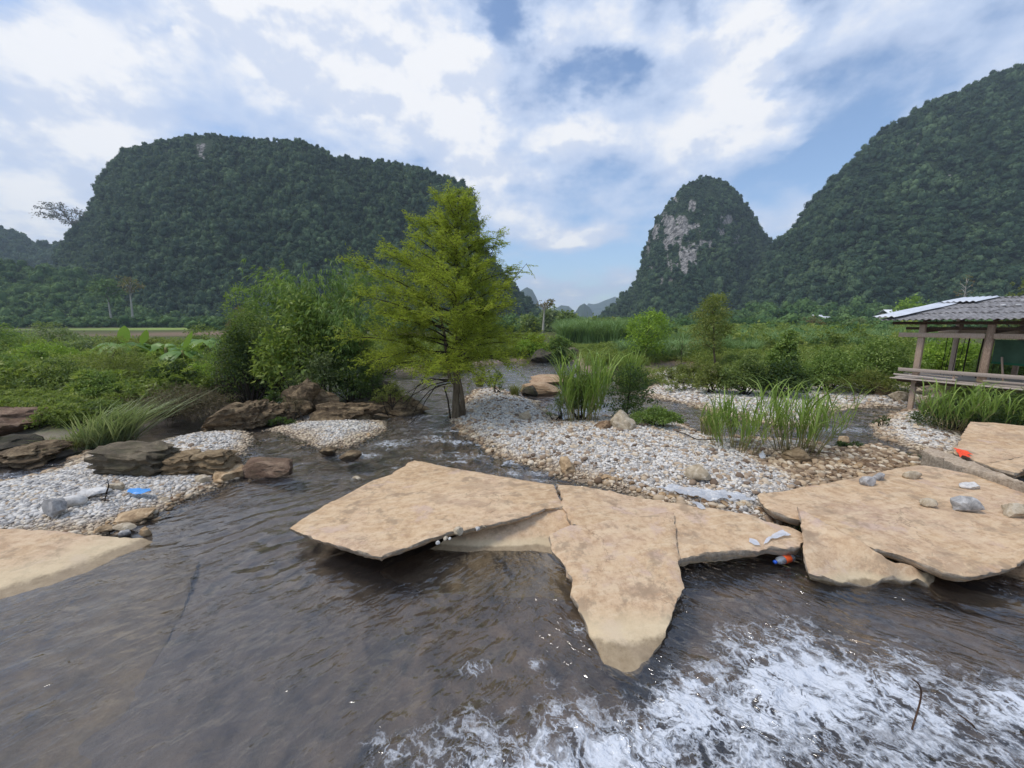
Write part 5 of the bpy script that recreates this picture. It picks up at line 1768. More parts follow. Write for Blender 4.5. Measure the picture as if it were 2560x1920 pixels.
def banana(label, foot_px, Y, h, seed, group='banana plants on the left bank'):
    rng = np.random.default_rng(9000 + seed)
    fp = GD(foot_px, 812, Y)
    g = gz(fp[0], Y)
    root = thing('banana_plant', label, 'banana plant', (fp[0], Y, g - .02), 0, group)
    MB().tube([(0, 0, 0), (.02, 0, h * .25), (.03, .02, h * .5)], [.10, .085, .06], 9).build('stem', M['cane'], root, True)
    for k in range(8):
        az = k * 2.4 + rng.normal(0, .3)
        L = h * rng.uniform(.55, .75)
        up = rng.uniform(.2, 1.3) if k or seed % 2 else 1.7
        t = np.linspace(0, 1, 9)
        d = np.array([math.cos(az), math.sin(az)])
        hor = t * L * (.75 if up < 1 else .35) + .05
        ver = h * .48 + L * (up * t * .55 - (.75 if up < 1.5 else .25) * t ** 2.2)
        c = np.stack([d[0] * hor, d[1] * hor, ver], 1)
        wd = L * .17 * np.array([.10, .25, .75, 1, 1.0, .95, .8, .5, .03])
        s = np.array([-d[1], d[0], 0])
        dr = wd * .35
        V = np.concatenate([c - s * wd[:, None] - np.array([0, 0, 1]) * dr[:, None], c, c + s * wd[:, None] - np.array([0, 0, 1]) * dr[:, None]])
        i = np.arange(8)
        Fc = np.concatenate([np.stack([i, i + 9, i + 10, i + 1], 1), np.stack([i + 9, i + 18, i + 19, i + 10], 1)])
        mb = MB()
        mb.add(V, Fc, rng.uniform(.2, .8))
        mb.build('leaf', M['banana'], root, True)
    return root


# ---------------------------------------------------------------- rocky island in the middle: bamboo, broad-leaved shrub, dark thicket
def bamboo(label, box, Y, seed=0, n=9000):
    rng = np.random.default_rng(9500 + seed)
    cx, w, zb, zt = span(box[0], box[2], box[1], box[3], Y)
    g = gz(cx, Y)
    root = thing('bamboo', label, 'bamboo', (cx, Y, g))
    h = zt - g
    heads = []
    for k in range(16):
        az, r = rng.uniform(0, 6.28), .3 * math.sqrt(rng.random())
        b = np.array([math.cos(az) * r, math.sin(az) * r, 0])
        L = h * rng.uniform(.75, 1.02)
        t = np.linspace(0, 1, 12)
        out = w * .5 * rng.uniform(.35, 1.0)
        ax = math.copysign(1, math.cos(az)) * abs(math.cos(az)) ** .6
        p = b + np.stack([ax * out * t ** 1.9, math.sin(az) * out * .8 * t ** 1.9, L * (t - .22 * t ** 3.2) * 1.26], 1)
        MB().tube(p, np.linspace(.022, .005, 12), 6).build('culm', M['cane'], root, True)
        for u in np.linspace(.22, 1, 15):
            heads.append(np.array([np.interp(u, t, p[:, i]) for i in range(3)]))
    heads = np.array(heads)
    k = rng.integers(0, len(heads), n // 7)
    tips = heads[k] + rng.normal(0, 1, (len(k), 3)) * np.array([.26, .26, .20]) * (h / 4.5)
    P = np.repeat(tips, 7, 0)
    m = len(P)
    out = unit(P * np.array([1, 1, 0]) + rng.normal(0, .4, (m, 3)) * np.array([1, 1, 0]))
    a = unit(out * rng.uniform(.3, 1.0, (m, 1)) + np.array([0, 0, -1]) * rng.uniform(.2, 1.0, (m, 1)) + rng.normal(0, .3, (m, 3)))
    nn = unit(np.array([0, 0, .7]) + out * .6 + rng.normal(0, .35, (m, 3)))
    V, Fc = leaves(P + rng.normal(0, .03, (m, 3)), a, nn, rng.uniform(.14, .27, m) * h / 4.6, rng.uniform(.022, .038, m) * h / 4.6, .12)
    tone = np.repeat(np.clip(rng.normal(.45, .17, len(k)), 0, 1), 7)
    MB().add(V, Fc, np.repeat(np.clip(tone + rng.normal(0, .1, m), 0, 1), 4)).build('foliage', M['bamboo'], root)


bamboo('tall bamboo arching over the river rocks, its drooping tops against the big hill', (655, 658, 965, 985), 15.2, 0, 16000)
bamboo('dense lower bamboo clump hanging over the rocks beside the feathery tree', (780, 730, 985, 985), 14.0, 1, 12000)
bush('broad leaved light green shrub with pale leaf tips in front of the bamboo', (655, 738, 850, 945), 13.4, 'broad', 2600, (.22, .085), 12, 1, 'broadleaf_shrub', droop=.35, spread=.22)
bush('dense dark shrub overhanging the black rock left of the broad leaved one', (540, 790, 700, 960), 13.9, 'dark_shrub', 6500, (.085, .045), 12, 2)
bush('mid green shrub topping the left side of the thicket', (500, 770, 690, 905), 14.6, 'shrub', 5500, (.09, .045), 11, 3)
bush('grey green fine leaved shrub hanging over the middle rocks', (720, 870, 870, 985), 12.9, 'greygreen', 5200, (.085, .028), 10, 4)
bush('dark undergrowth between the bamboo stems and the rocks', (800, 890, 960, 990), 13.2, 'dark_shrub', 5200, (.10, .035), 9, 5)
bush('small dark plant growing in a rock crack under the thicket', (650, 978, 712, 1016), 11.9, 'dark_shrub', 900, (.07, .035), 5, 6, base=.3)
bush('little dark green plant at the foot of the brown rocks', (672, 1046, 738, 1078), 11.1, 'dark_shrub', 900, (.06, .03), 5, 7)
bush('yellow tinged creeper on the rock under the feathery tree', (930, 955, 1020, 1000), 12.6, 'olive', 1200, (.07, .03), 5, 8, base=.35)
bush('dry tuft of stalks on the lumpy rock', (715, 990, 760, 1040), 11.6, 'twig', 260, (.16, .012), 4, 9, name='dry_tuft', cat='dry plant', base=.3)
bush('leafy green shrub filling the gap under the bamboo on the left', (585, 775, 765, 960), 14.4, 'shrub', 6500, (.10, .05), 12, 10)
bush('pale green shrub top between the bamboo and the banana plants', (560, 715, 700, 880), 15.8, 'fresh', 4500, (.12, .05), 10, 11)
bush('shaded shrub low between the bamboo and the feathery tree', (840, 830, 960, 975), 14.6, 'shrub', 5000, (.11, .04), 10, 12)
# ---------------------------------------------------------------- left bank
bush('spreading lime green shrub on the left bank, brightest of the bank', (40, 855, 245, 960), 16.5, 'lime', 4600, (.12, .035), 11, 20, depth=2.4, up=.9)
bush('olive feathery shrub with a pointed top in front of the banana plants', (205, 842, 395, 1010), 14.6, 'olive', 7000, (.10, .022), 11, 21)
bush('fresh green shrub filling the left edge of the bank', (-130, 880, 130, 1040), 13.6, 'fresh', 6000, (.12, .06), 12, 22)
bush('mid green leafy shrub below the lime green one', (95, 898, 255, 1050), 12.9, 'shrub', 6000, (.10, .05), 11, 23)
bush('green shrub with bright shoot tips in the middle of the left bank', (195, 930, 345, 1085), 12.0, 'fresh', 5200, (.085, .04), 11, 24)
bush('dark round leaved shrub at the water beside the dead brush', (378, 900, 515, 1012), 13.7, 'dark_shrub', 4200, (.10, .055), 10, 25)
bush('low dark green growth at the foot of the left bank', (95, 1000, 305, 1122), 10.8, 'shrub', 5600, (.075, .04), 11, 26)
bush('tangle of brown dead brush drooping into the side stream', (290, 972, 575, 1070), 11.8, 'twig', 9000, (.20, .013), 11, 27, name='dead_brush', cat='dead brush', spread=.3, droop=.35)
bush('yellow green shrub behind the dead brush at the side stream', (482, 880, 590, 990), 16.3, 'lime', 3200, (.09, .04), 9, 28)
bush('small leafy shrub growing over the rust brown boulder', (-60, 1046, 96, 1138), 10.2, 'shrub', 2600, (.07, .035), 8, 29)
bush('dark shrub in shadow behind the rust brown boulder', (-120, 985, 140, 1070), 12.2, 'dark_shrub', 4600, (.10, .05), 10, 30)
bush('pale green thicket far back at the left edge', (-160, 800, 70, 900), 24, 'fresh', 3600, (.17, .08), 10, 31, depth=4)
bush('grey green bush behind the lime shrub', (50, 808, 205, 875), 29, 'greygreen', 2600, (.18, .08), 8, 32, depth=4)
bush('blue green bush in front of the brown field', (140, 842, 300, 890), 24, 'greygreen', 2600, (.15, .07), 8, 33, depth=3.5)
bush('round green bush at the left end of the banana plants', (240, 846, 330, 900), 21, 'shrub', 2400, (.12, .06), 8, 34)
bush('grassy green bush between the banana plants and the thicket', (430, 862, 545, 940), 18.5, 'lime', 2600, (.13, .04), 8, 35)
bush('sunlit low bush to the right of the banana plants', (500, 905, 590, 985), 15.5, 'lime', 2300, (.09, .04), 8, 36)
bush('green bush behind the thicket on the left', (440, 815, 600, 900), 22, 'shrub', 3400, (.13, .06), 9, 37)
bush('dull green bush at the far edge of the bank', (300, 846, 470, 890), 26, 'olive', 2200, (.2, .08), 8, 38, depth=4)
bush('reddish brown tree top behind the thicket', (575, 768, 650, 830), 48, 'rusty', 1800, (.3, .14), 7, 39, name='reddish_tree', cat='tree', stem='bark')
for k, (x, Y, h, lab) in enumerate([(300, 19.5, 2.5, 'leftmost banana plant, its leaves just above the olive shrub'), (404, 18.6, 2.3, 'banana plant with one upright young leaf in the middle of the group'), (446, 18.0, 2.3, 'banana plant with a broad leaf hanging down'),
                                    (512, 20.5, 2.9, 'tallest banana plant, beside the thicket'), (345, 21.0, 2.3, 'banana plant farther back between the left two')]):
    banana(lab, x, Y, h, k)
grass_clump('fountain of pale arching grass on the left bank', (-5, 968, 100, 1020), 'reed', 130, 40, Y=12.6, z=.75, lean=.8, curve=1.2, base=.2)
grass_clump('blue green reeds leaning to the right over the side stream', (205, 1000, 345, 1142), 'reed', 300, 41, Y=9.7, lean=1.0, curve=.45, wide=.026, dirbias=(1.0, 0, 0), canes=14, base=.75)
grass_clump('lower reed tuft in front of the leaning reeds', (180, 1060, 280, 1160), 'reed', 170, 46, Y=9.2, lean=.5, curve=.6, wide=.02, dirbias=(.7, 0, 0), base=.8)
grass_clump('yellowish sedge tuft at the upper edge of the left gravel', (118, 1092, 238, 1178), 'sedge', 420, 42, Y=8.9, wide=.016, lean=.35, curve=.5, base=.8)
grass_clump('dry yellow grass by the low ledge rock', (70, 1120, 150, 1172), 'sedge', 220, 43, Y=9.0, wide=.014, lean=.4, base=.8)
# ---------------------------------------------------------------- middle: plants on the main bar and the far banks
reed_clump('tall dark reed clump between the river and the gravel', (1392, 872, 1512, 1052), 'grass', 46, 50, z=.16, nleaf=10, base=.7, wide=.03)
bush('leafy green shrub growing inside the reed clump', (1400, 925, 1510, 1048), 11.6, 'shrub', 2200, (.10, .045), 9, 51)
bush('low weeds trailing left of the reed clump', (1366, 985, 1420, 1050), 11.6, 'greygreen', 420, (.14, .016), 5, 52, droop=.6)
small_tree('dark leaved crooked little tree with many stems beside the reed clump', (1568, 1056), (1500, 912, 1640, 1045), 11.6, 'dark_shrub', 2600, (.085, .045), 53, 'bark_dark', name='small_tree', r0=.03, nl=13, low=.12, spread=.15)
bush('low bright green bush at the foot of the crooked little tree', (1578, 1018, 1702, 1098), 10.4, 'fresh', 4200, (.065, .03), 9, 54)
reed_clump('tall green grass clump on the right bar, left one of the pair', (1745, 968, 1925, 1122), 'grass', 40, 55, group='tall grass clumps on the right bar', nleaf=7)
reed_clump('tall green grass clump on the right bar, the bigger right one of the pair', (1900, 945, 2085, 1124), 'grass', 44, 56, group='tall grass clumps on the right bar', nleaf=8, splay=.28, base=.55)
grass_clump('thin yellowing grass stalks left of the tall pair', (1742, 1000, 1800, 1090), 'sedge', 60, 57, z=.12, wide=.016, lean=.3, canes=6, base=.6)
bush('small dark weed on the wet stones right of the tall grass', (2090, 1112, 2146, 1140), 9.2, 'dark_shrub', 600, (.05, .022), 4, 58)
grass_clump('tussock of dry grass standing in the river', (1262, 955, 1312, 992), 'sedge', 220, 59, z=.05, wide=.016, lean=.35)
bush('little leafy weed on the gravel left of the river tussock', (1222, 925, 1262, 962), 15.8, 'greygreen', 700, (.09, .035), 4, 60)
grass_clump('thin grass on the gravel under the feathery tree', (1176, 930, 1222, 966), 'sedge', 160, 61, z=.12, wide=.016, lean=.35)
small_tree('yellow green young tree standing in front of the sugar cane', (1613, 895), (1562, 775, 1680, 882), 27, 'lime', 3600, (.19, .085), 62, nl=12, low=.05, r0=.06, spread=.28)
small_tree('slender olive tree with a leaning trunk right of the yellow green one', (1788, 905), (1716, 738, 1826, 880), 24, 'olive', 4600, (.15, .07), 63, nl=14, low=.10, r0=.07, spread=.28)
small_tree('nearly leafless sapling between the two young trees', (1703, 918), (1672, 840, 1732, 905), 21, 'greygreen', 160, (.10, .045), 64, 'bark_dark', nl=7, low=.1, r0=.03, name='bare_sapling')
bush('column of shrub wrapped in climbing vine on the right bank', (1908, 828, 1990, 985), 15.6, 'fresh', 5600, (.12, .08), 12, 65, depth=1.1)
bush('dark green hedge like shrub left of the vine column', (1795, 888, 1925, 990), 15.2, 'shrub', 8000, (.09, .055), 12, 66, depth=1.8)
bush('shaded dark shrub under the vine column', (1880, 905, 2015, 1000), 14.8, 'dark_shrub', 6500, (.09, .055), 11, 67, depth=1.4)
bush('rounded leafy shrub right of the vine column', (1985, 870, 2150, 970), 16.4, 'fresh', 7500, (.11, .055), 12, 68, depth=2.2)
bush('wide flowering shrub mass in front of the hut', (2080, 850, 2310, 960), 16.8, 'fresh', 8500, (.12, .06), 13, 69, depth=2.6)
bush('low grey brown scrub on the bank edge under the flowering shrub', (2060, 925, 2270, 985), 15.4, 'olive', 4200, (.11, .018), 9, 70, depth=1.0)
bush('leafy bush seen through the open side of the hut', (2290, 838, 2470, 960), 17.5, 'lime', 6500, (.12, .06), 12, 71, depth=2.4)
bush('green bush behind the hut at the right edge', (2440, 850, 2680, 960), 15.0, 'fresh', 5000, (.12, .06), 10, 72, depth=2.4)
bush('small shrub at the water edge left of the dark hedge shrub', (1735, 905, 1830, 985), 15.6, 'olive', 3800, (.09, .04), 9, 73)
bush('scrubby weeds on the bank above the far gravel', (1640, 895, 1770, 950), 18.4, 'olive', 4200, (.11, .035), 9, 74)
bush('grassy weeds behind the little crooked tree', (1500, 890, 1660, 945), 19.5, 'meadow', 4600, (.14, .03), 10, 75)
bush('brownish weeds on the far gravel bank', (1655, 935, 1760, 975), 16.4, 'olive', 1200, (.10, .035), 6, 76)
grass_clump('upright cane shoots behind the reed clump', (1540, 868, 1610, 930), 'grass', 150, 77, Y=19, wide=.04, lean=.3, curve=.5, base=.7)
reed_clump('arching grass under the front edge of the hut', (2310, 950, 2450, 1075), 'grass', 34, 80, Y=10.2, z=.25, droop=1.4, nleaf=9, base=.7)
reed_clump('dark grass under the hut at the right edge', (2430, 965, 2600, 1085), 'grass', 30, 81, Y=10.0, z=.3, droop=1.4, nleaf=8, base=.7)
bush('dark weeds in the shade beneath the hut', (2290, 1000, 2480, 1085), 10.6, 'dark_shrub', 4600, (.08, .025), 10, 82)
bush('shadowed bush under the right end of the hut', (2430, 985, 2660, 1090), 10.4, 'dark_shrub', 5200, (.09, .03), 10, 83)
bush('tiny green weeds on the gravel spit near the hut', (2186, 1040, 2226, 1062), 10.9, 'dark_shrub', 260, (.05, .022), 4, 84)
# ---------------------------------------------------------------- far banks and trees down the valley
bush('round green bush on the far bank of the river', (1362, 838, 1432, 905), 33, 'fresh', 3400, (.22, .09), 9, 90)
bush('shaded bush at the far bank water line', (1378, 868, 1418, 905), 31, 'dark_shrub', 1500, (.2, .09), 6, 91)
bush('light green bank growth right of the feathery tree', (1290, 838, 1372, 900), 34, 'lime', 2600, (.24, .09), 8, 92, depth=3)
bush('dark bank shrub behind the feathery tree', (1040, 860, 1180, 925), 26, 'shrub', 3400, (.2, .09), 9, 93, depth=3)
bush('shrubs on the far bank left of the feathery tree', (860, 850, 1050, 935), 24, 'shrub', 4000, (.18, .08), 10, 94, depth=3)
VT = 'trees at the valley mouth'
small_tree('dark flat topped tree at the valley mouth, right of the pale trunk', (1410, 838), (1388, 785, 1448, 836), 95, 'shrub', 1500, (.9, .5), 100, nl=10, low=.1, r0=.25, name='valley_tree', group=VT, flat=1.2, spread=.6)
small_tree('broad dark tree between the pale trunk and the cane', (1368, 838), (1348, 776, 1402, 838), 105, 'greygreen', 1600, (.9, .5), 101, nl=11, low=.05, r0=.25, name='valley_tree', group=VT, flat=1.3, spread=.6)
small_tree('small dark round topped tree in the valley gap', (1432, 836), (1418, 788, 1442, 830), 110, 'dark_shrub', 700, (.8, .5), 102, nl=7, low=.2, r0=.2, name='valley_tree', group=VT, spread=.5)
small_tree('rounded tree above the sugar cane, left of the yellow green tree', (1482, 842), (1455, 798, 1512, 842), 85, 'shrub', 1500, (.7, .4), 103, nl=10, low=.05, r0=.2, name='valley_tree', group=VT, spread=.6)
small_tree('wide brownish green tree above the sugar cane', (1528, 842), (1495, 800, 1566, 842), 80, 'olive', 1700, (.7, .4), 104, nl=11, low=.05, r0=.2, name='valley_tree', group=VT, spread=.6)
small_tree('tree at the foot of the big hill behind the feathery tree', (1325, 840), (1296, 790, 1350, 842), 100, 'shrub', 1500, (.9, .5), 105, nl=10, low=.05, r0=.2, name='valley_tree', group=VT, spread=.6)
pt = small_tree('tall lone tree with a pale bare trunk and a thin reddish top', (1357, 842), (1338, 746, 1386, 768), 90, 'rusty', 200, (.55, .28), 106, 'bark_pale', nl=7, low=.0, r0=.32, name='tall_tree', flat=.5, spread=.35)
small_tree('pale trunked tree at the foot of the big hill, left one', (273, 770), (240, 700, 300, 745), 205, 'forest_low', 700, (1.5, 1.0), 107, 'bark_pale', nl=9, low=.0, r0=.55, name='pale_tree', group='pale trunked trees at the hill foot', spread=1.0, zfoot=4)
small_tree('pale trunked tree at the foot of the big hill, barer right one', (328, 772), (305, 690, 350, 728), 205, 'rusty', 260, (1.3, .8), 108, 'bark_pale', nl=9, low=.0, r0=.6, name='pale_tree', group='pale trunked trees at the hill foot', spread=.9, zfoot=4)
small_tree('mauve flat crowned tree leaning out over the ridge at far left', (200, 575), (102, 512, 212, 560), 405, 'pinkish', 900, (2.2, 1.1), 109, 'bark', nl=11, low=.0, r0=.7, name='ridge_tree', flat=.4, spread=1.4, zfoot=85)
small_tree('lone tree on the right shoulder of the big hill', (1175, 520), (1168, 468, 1192, 515), 405, 'forest', 420, (1.8, 1.1), 110, nl=8, low=.1, r0=.5, name='ridge_tree', spread=1.0, zfoot=120)
small_tree('bare grey tree on the slope above the hut roof', (2412, 745), (2380, 690, 2440, 740), 140, 'rusty', 60, (.9, .5), 111, 'bark_pale', nl=9, low=.0, r0=.3, name='bare_tree', spread=.6, zfoot=8)
bush('olive tree crown at the right edge above the hut', (2500, 690, 2620, 760), 60, 'olive', 2600, (.5, .25), 9, 112, name='olive_tree', cat='tree', depth=6)
bush('yellow green thicket on the slope left of the hut roof', (2225, 745, 2330, 790), 120, 'lime', 2200, (.8, .4), 9, 113, depth=10)
for k, (a, b, c, d, lab) in enumerate([(2050, 810, 2110, 850, 'small dark tree at the far edge of the cane field'), (2110, 800, 2160, 845, 'grey green tree at the field edge below the white roofs'), (1890, 805, 1950, 850, 'pale bush tree at the field edge right of the olive tree'),
                                       (1850, 815, 1890, 850, 'low round tree beside the olive tree at the field edge'), (1990, 795, 2050, 840, 'brownish thin tree at the foot of the right hill')]):
    small_tree(lab, ((a + c) / 2, d), (a, b, c, d), 75 + 8 * k, ['dark_shrub', 'greygreen', 'fresh', 'shrub', 'rusty'][k], 1100, (.6, .32), 120 + k, nl=9, low=.05, r0=.16, name='field_tree', group='trees at the far edge of the cane field', spread=.5)


# ---------------------------------------------------------------- uncountable growth: cane, meadow herbs, scrub at the hill feet
def blade_sources(mat, n, h, w, k, lean=.4, curve=.9, base=.3, name='cane_clump'):
    out = []
    for j in range(k):
        rng = np.random.default_rng(600 + j + n)
        V, Fc, var = blades(n, h, w, rng, 1, lean, curve, base, seg=4)
        out.append(source(MB().add(V, Fc, var).mesh(name, M[mat])))
    return out


def herb_sources(mat, k, n, name='herb', L=.16, W=.06):
    out = []
    for j in range(k):
        rng = np.random.default_rng(700 + j + n)
        lb = [(np.array([*rng.uniform(-.25, .25, 2), rng.uniform(.2, .7)]), np.array([.3, .3, .25])) for _ in range(4)]
        V, Fc, var, cc = leaf_shell(lb, n, L, W, rng, .2, 7, .12)
        out.append(source(MB().add(V, Fc, var).mesh(name, M[mat])))
    return out


def sow(name, poly, n, srcs, smin, smax, seed, hfun=None, **kw):
    rng = np.random.default_rng(seed)
    lo, hi = poly.min(0), poly.max(0)
    p = rng.uniform(lo, hi, (n * 4, 2))
    p = p[poly_sd(p, poly) > 0]
    h, g, land = ground_at(p)
    px, py = proj(np.stack([p[:, 0], p[:, 1], h], 1))
    p, h = p[(land > .55) & (px > -300) & (px < 2860)], h[(land > .55) & (px > -300) & (px < 2860)]
    p, h = p[:n], h[:n]
    m = len(p)
    s = smin + (smax - smin) * rng.random(m)
    s = s * (1 + .25 * fbm(P3(p[:, 0] * .2, p[:, 1] * .2), 2, seed))
    rot = np.stack([rng.normal(0, .08, m), rng.normal(0, .08, m), rng.uniform(0, 6.28, m)], 1)
    scatter(name, np.c_[p, h - .03], rot, np.stack([s, s, s * rng.uniform(.85, 1.15, m)], 1), rng.integers(0, len(srcs), m), srcs, **kw)
    print(name, m)


CANE = blade_sources('sugarcane', 46, 1.0, .035, 5, .30, 1.1, .22)
GRASS = blade_sources('meadow', 60, .5, .016, 4, .5, .9, .35, 'grass_tuft')
HERB = herb_sources('meadow', 5, 170)
SCRUB = crown_sources(M['forest_low'], 5, 190, .8, 'scrub')


def pw(*pts):
    return np.array([GD(px, 812, Y)[:2] for px, Y in pts])


sow('sugarcane', pw((1408, 48), (1640, 44), (1640, 95), (1400, 95)), 1500, CANE, 3.0, 3.6, 1)
sow('sugarcane', pw((1640, 36), (2320, 34), (2360, 110), (1640, 110)), 4200, CANE, 1.5, 2.3, 2)
sow('sugarcane', pw((1560, 28), (1900, 30), (1900, 37), (1540, 37)), 420, CANE, 1.0, 1.6, 3)
sow('meadow', pw((1435, 17), (1500, 15), (1700, 14.5), (2000, 14), (2700, 14), (2700, 34), (1500, 40), (1435, 34)), 2600, HERB, .35, .8, 4)
sow('meadow', pw((-500, 13), (120, 12), (300, 11.5), (560, 15), (700, 18), (1100, 24), (1330, 34), (1330, 60), (700, 40), (-600, 38)), 4200, HERB, .5, 1.25, 5)
sow('grass', pw((1435, 15), (2700, 13.5), (2700, 36), (1435, 42)), 5200, GRASS, .6, 1.3, 6)
sow('grass', pw((-500, 12), (120, 11), (300, 11), (560, 14), (700, 18), (1330, 33), (1330, 60), (700, 46), (-600, 44)), 6000, GRASS, .7, 1.6, 7)
sow('field_scrub', pw((1640, 38), (2320, 36), (2360, 105), (1640, 105)), 60, SCRUB, .9, 1.9, 21)
sow('meadow', pw((1640, 34), (2320, 32), (2360, 90), (1640, 90)), 420, HERB, 1.2, 2.6, 22)
sow('scrub', pw((-400, 190), (1350, 175), (1350, 260), (-400, 260)), 1500, SCRUB, 1.6, 4.5, 9)
sow('scrub', pw((480, 122), (1360, 100), (1360, 180), (480, 185)), 420, SCRUB, 1.5, 3.5, 10)
sow('scrub', pw((1380, 110), (2800, 100), (2800, 190), (1380, 200)), 1100, SCRUB, 1.5, 3.6, 11)
sow('scrub', pw((-500, 34), (60, 34), (60, 62), (-500, 62)), 60, SCRUB, .6, 1.2, 12)
sow('meadow', pw((-300, 9.8), (60, 9.6), (200, 9.9), (330, 10.6), (480, 11.5), (580, 14), (520, 15.5), (300, 13), (100, 12), (-300, 12.5)), 900, HERB, .3, .6, 13)
# ------------------------------------------------------------------ hut on stilts
def make_hut():
    A = G(2275, 1022, .1)                       # foot of the front left post
    rt = thing('stilt_hut', 'open timber hut on stilts with a corrugated roof at the right edge', 'hut', (A[0], A[1], .0))
    o = np.array(rt.location)
    u = unit(np.array([.45, -.89, 0]))          # along the front
    v = unit(np.array([.89, .45, 0]))           # away from the river
    up = np.array([0, 0, 1.0])
    Mx = np.stack([u, v, up], 1)                # local -> hut frame

    def at(a, b, c):
        return u * a + v * b + up * c

    def beam(name, p, q, wy, wz, mat='wood', roll=None):
        p, q = np.array(p, float), np.array(q, float)
        P, Qq = at(*p), at(*q)
        L = np.linalg.norm(Qq - P)
        x = unit(Qq - P)
        ref = up if abs(x[2]) < .9 else u
        y = unit(np.cross(ref, x))
        z = np.cross(x, y)
        mb = MB()
        mb.box((L, wy, wz), (P + Qq) / 2, np.stack([x, y, z], 1))
        me = mb.mesh(name, M[mat])
        bm = bmesh.new()
        bm.from_mesh(me)
        bmesh.ops.bevel(bm, geom=bm.edges, offset=min(wy, wz) * .08, segments=1, affect='EDGES')
        bm.to_mesh(me)
        bm.free()
        return link(name, me, rt)
    DK, BM_, EV = 1.20, 2.66, 3.20
    sp = 1.5
    nb = 4
    for k in range(nb):
        a = k * sp
        beam('post', (a, 0, -.25), (a, 0, DK - .062), .13, .13)          # stilt
        beam('post', (a, 0, DK + .032), (a, 0, EV - .12), .15, .15)
        beam('post', (a, 3.2, -.2), (a, 3.2, EV + .42), .13, .13)
    # floor frame and boards
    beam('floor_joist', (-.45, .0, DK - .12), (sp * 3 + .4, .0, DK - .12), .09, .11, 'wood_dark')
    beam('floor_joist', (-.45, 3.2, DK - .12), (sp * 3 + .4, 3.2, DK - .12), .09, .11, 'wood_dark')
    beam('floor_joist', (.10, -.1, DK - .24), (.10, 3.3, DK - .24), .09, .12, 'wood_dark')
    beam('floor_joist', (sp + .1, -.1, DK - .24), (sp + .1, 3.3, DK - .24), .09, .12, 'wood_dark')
    for k in range(17):
        b = -.30 + k * .21
        beam('floor_board', (-.55 + RNG.uniform(-.06, .06), b, DK - .045 + RNG.uniform(-.003, .003)), (sp * 3 + .5, b, DK - .045), .195, .03, 'plank')
    # low railing of planks along the front
    beam('rail', (-.42, -.13, DK + .26), (sp * 3 + .3, -.13, DK + .30), .04, .12, 'plank')
    beam('rail', (-.52, -.14, DK + .08), (1.0, -.14, DK + .04), .03, .05, 'plank')
    beam('rail', (sp + .05, -.14, DK + .10), (sp * 3 + .3, -.14, DK + .12), .03, .06, 'plank')
    beam('rail_post', (.92, -.09, DK - .02), (.92, -.09, DK + .21), .03, .045, 'wood')
    beam('bench_plank', (.10, .32, DK + .23), (1.50, .42, DK + .27), .26, .028, 'plank')
    beam('bench_plank', (-.30, .0, DK + .125), (.95, .16, DK + .115), .16, .025, 'plank')
    # beams under the roof
    beam('tie_beam', (-.55, -.10, BM_), (sp - .085, -.10, BM_), .05, .15)
    beam('tie_beam', (sp + .085, -.10, BM_), (sp * 3 + .4, -.10, BM_), .05, .15)
    beam('tie_beam', (-.50, 3.2, BM_ + .1), (sp * 3 + .4, 3.2, BM_ + .1), .06, .14)
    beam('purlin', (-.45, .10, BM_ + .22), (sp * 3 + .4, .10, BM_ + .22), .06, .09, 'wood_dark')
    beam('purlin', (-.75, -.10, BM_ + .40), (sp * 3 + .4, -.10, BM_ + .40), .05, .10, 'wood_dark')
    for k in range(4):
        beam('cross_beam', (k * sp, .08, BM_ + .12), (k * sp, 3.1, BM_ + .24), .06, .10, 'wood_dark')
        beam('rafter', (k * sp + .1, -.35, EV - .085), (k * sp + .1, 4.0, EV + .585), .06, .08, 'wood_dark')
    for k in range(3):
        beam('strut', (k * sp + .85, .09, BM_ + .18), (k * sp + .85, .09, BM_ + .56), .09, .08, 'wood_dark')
    # thin poles on the far side and a leaning board
    for k, (a, r) in enumerate([(.08, .010), (.22, .008), (.36, .009), (.50, .008), (.62, .020), (.98, .022), (1.18, .009), (1.30, .008), (1.40, .008)]):
        mb = MB()
        p, q = at(a, 1.9 - .2 * (k % 2), DK + .0), at(a + RNG.uniform(-.03, .05), 1.95, BM_ + .05)
        m = (p + q) / 2 + at(*RNG.normal(0, .012, 3))
        mb.tube([p, m, q], [r, r * 1.05, r], 6)
        mb.build('pole', M['bark_dark'], rt, True)
    beam('corner_board', (sp - .16, .32, DK + .02), (sp - .16, .36, BM_ - .05), .12, .03)
    beam('leaning_board', (sp + .32, .5, DK + .02), (sp + .20, .5, DK + .82), .10, .03)
    # corrugated roof sheets, each its own piece, laid with laps
    t = NT('asbestos_roof')
    n = t.noise(t.vm('MULTIPLY', t.obj(), (1, 1, 1)), 5, 6, 0.7, 0.5)
    f = t.noise(t.obj(), 40, 4, 0.7)
    col = t.ramp(n, [(0.30, (0.13, 0.125, 0.125)), (0.5, (0.235, 0.225, 0.225)), (0.68, (0.37, 0.36, 0.36))])
    col = t.mix(t.math('MULTIPLY', t.sm(0.5, 0.7, f), 0.5), col, (0.06, 0.058, 0.055))
    M['roof'] = t.done(t.principled(col, 0.9, 0.2, t.bump(f, 0.4, 0.01)))
    M['roof_white'] = mat_plain('new_white_sheet', (0.62, 0.64, 0.68), 0.45, 0.4, .10, 3, .05)
    M['lap_white'] = mat_plain('bleached_lap', (0.60, 0.60, 0.60), 0.8, 0.2, .2)

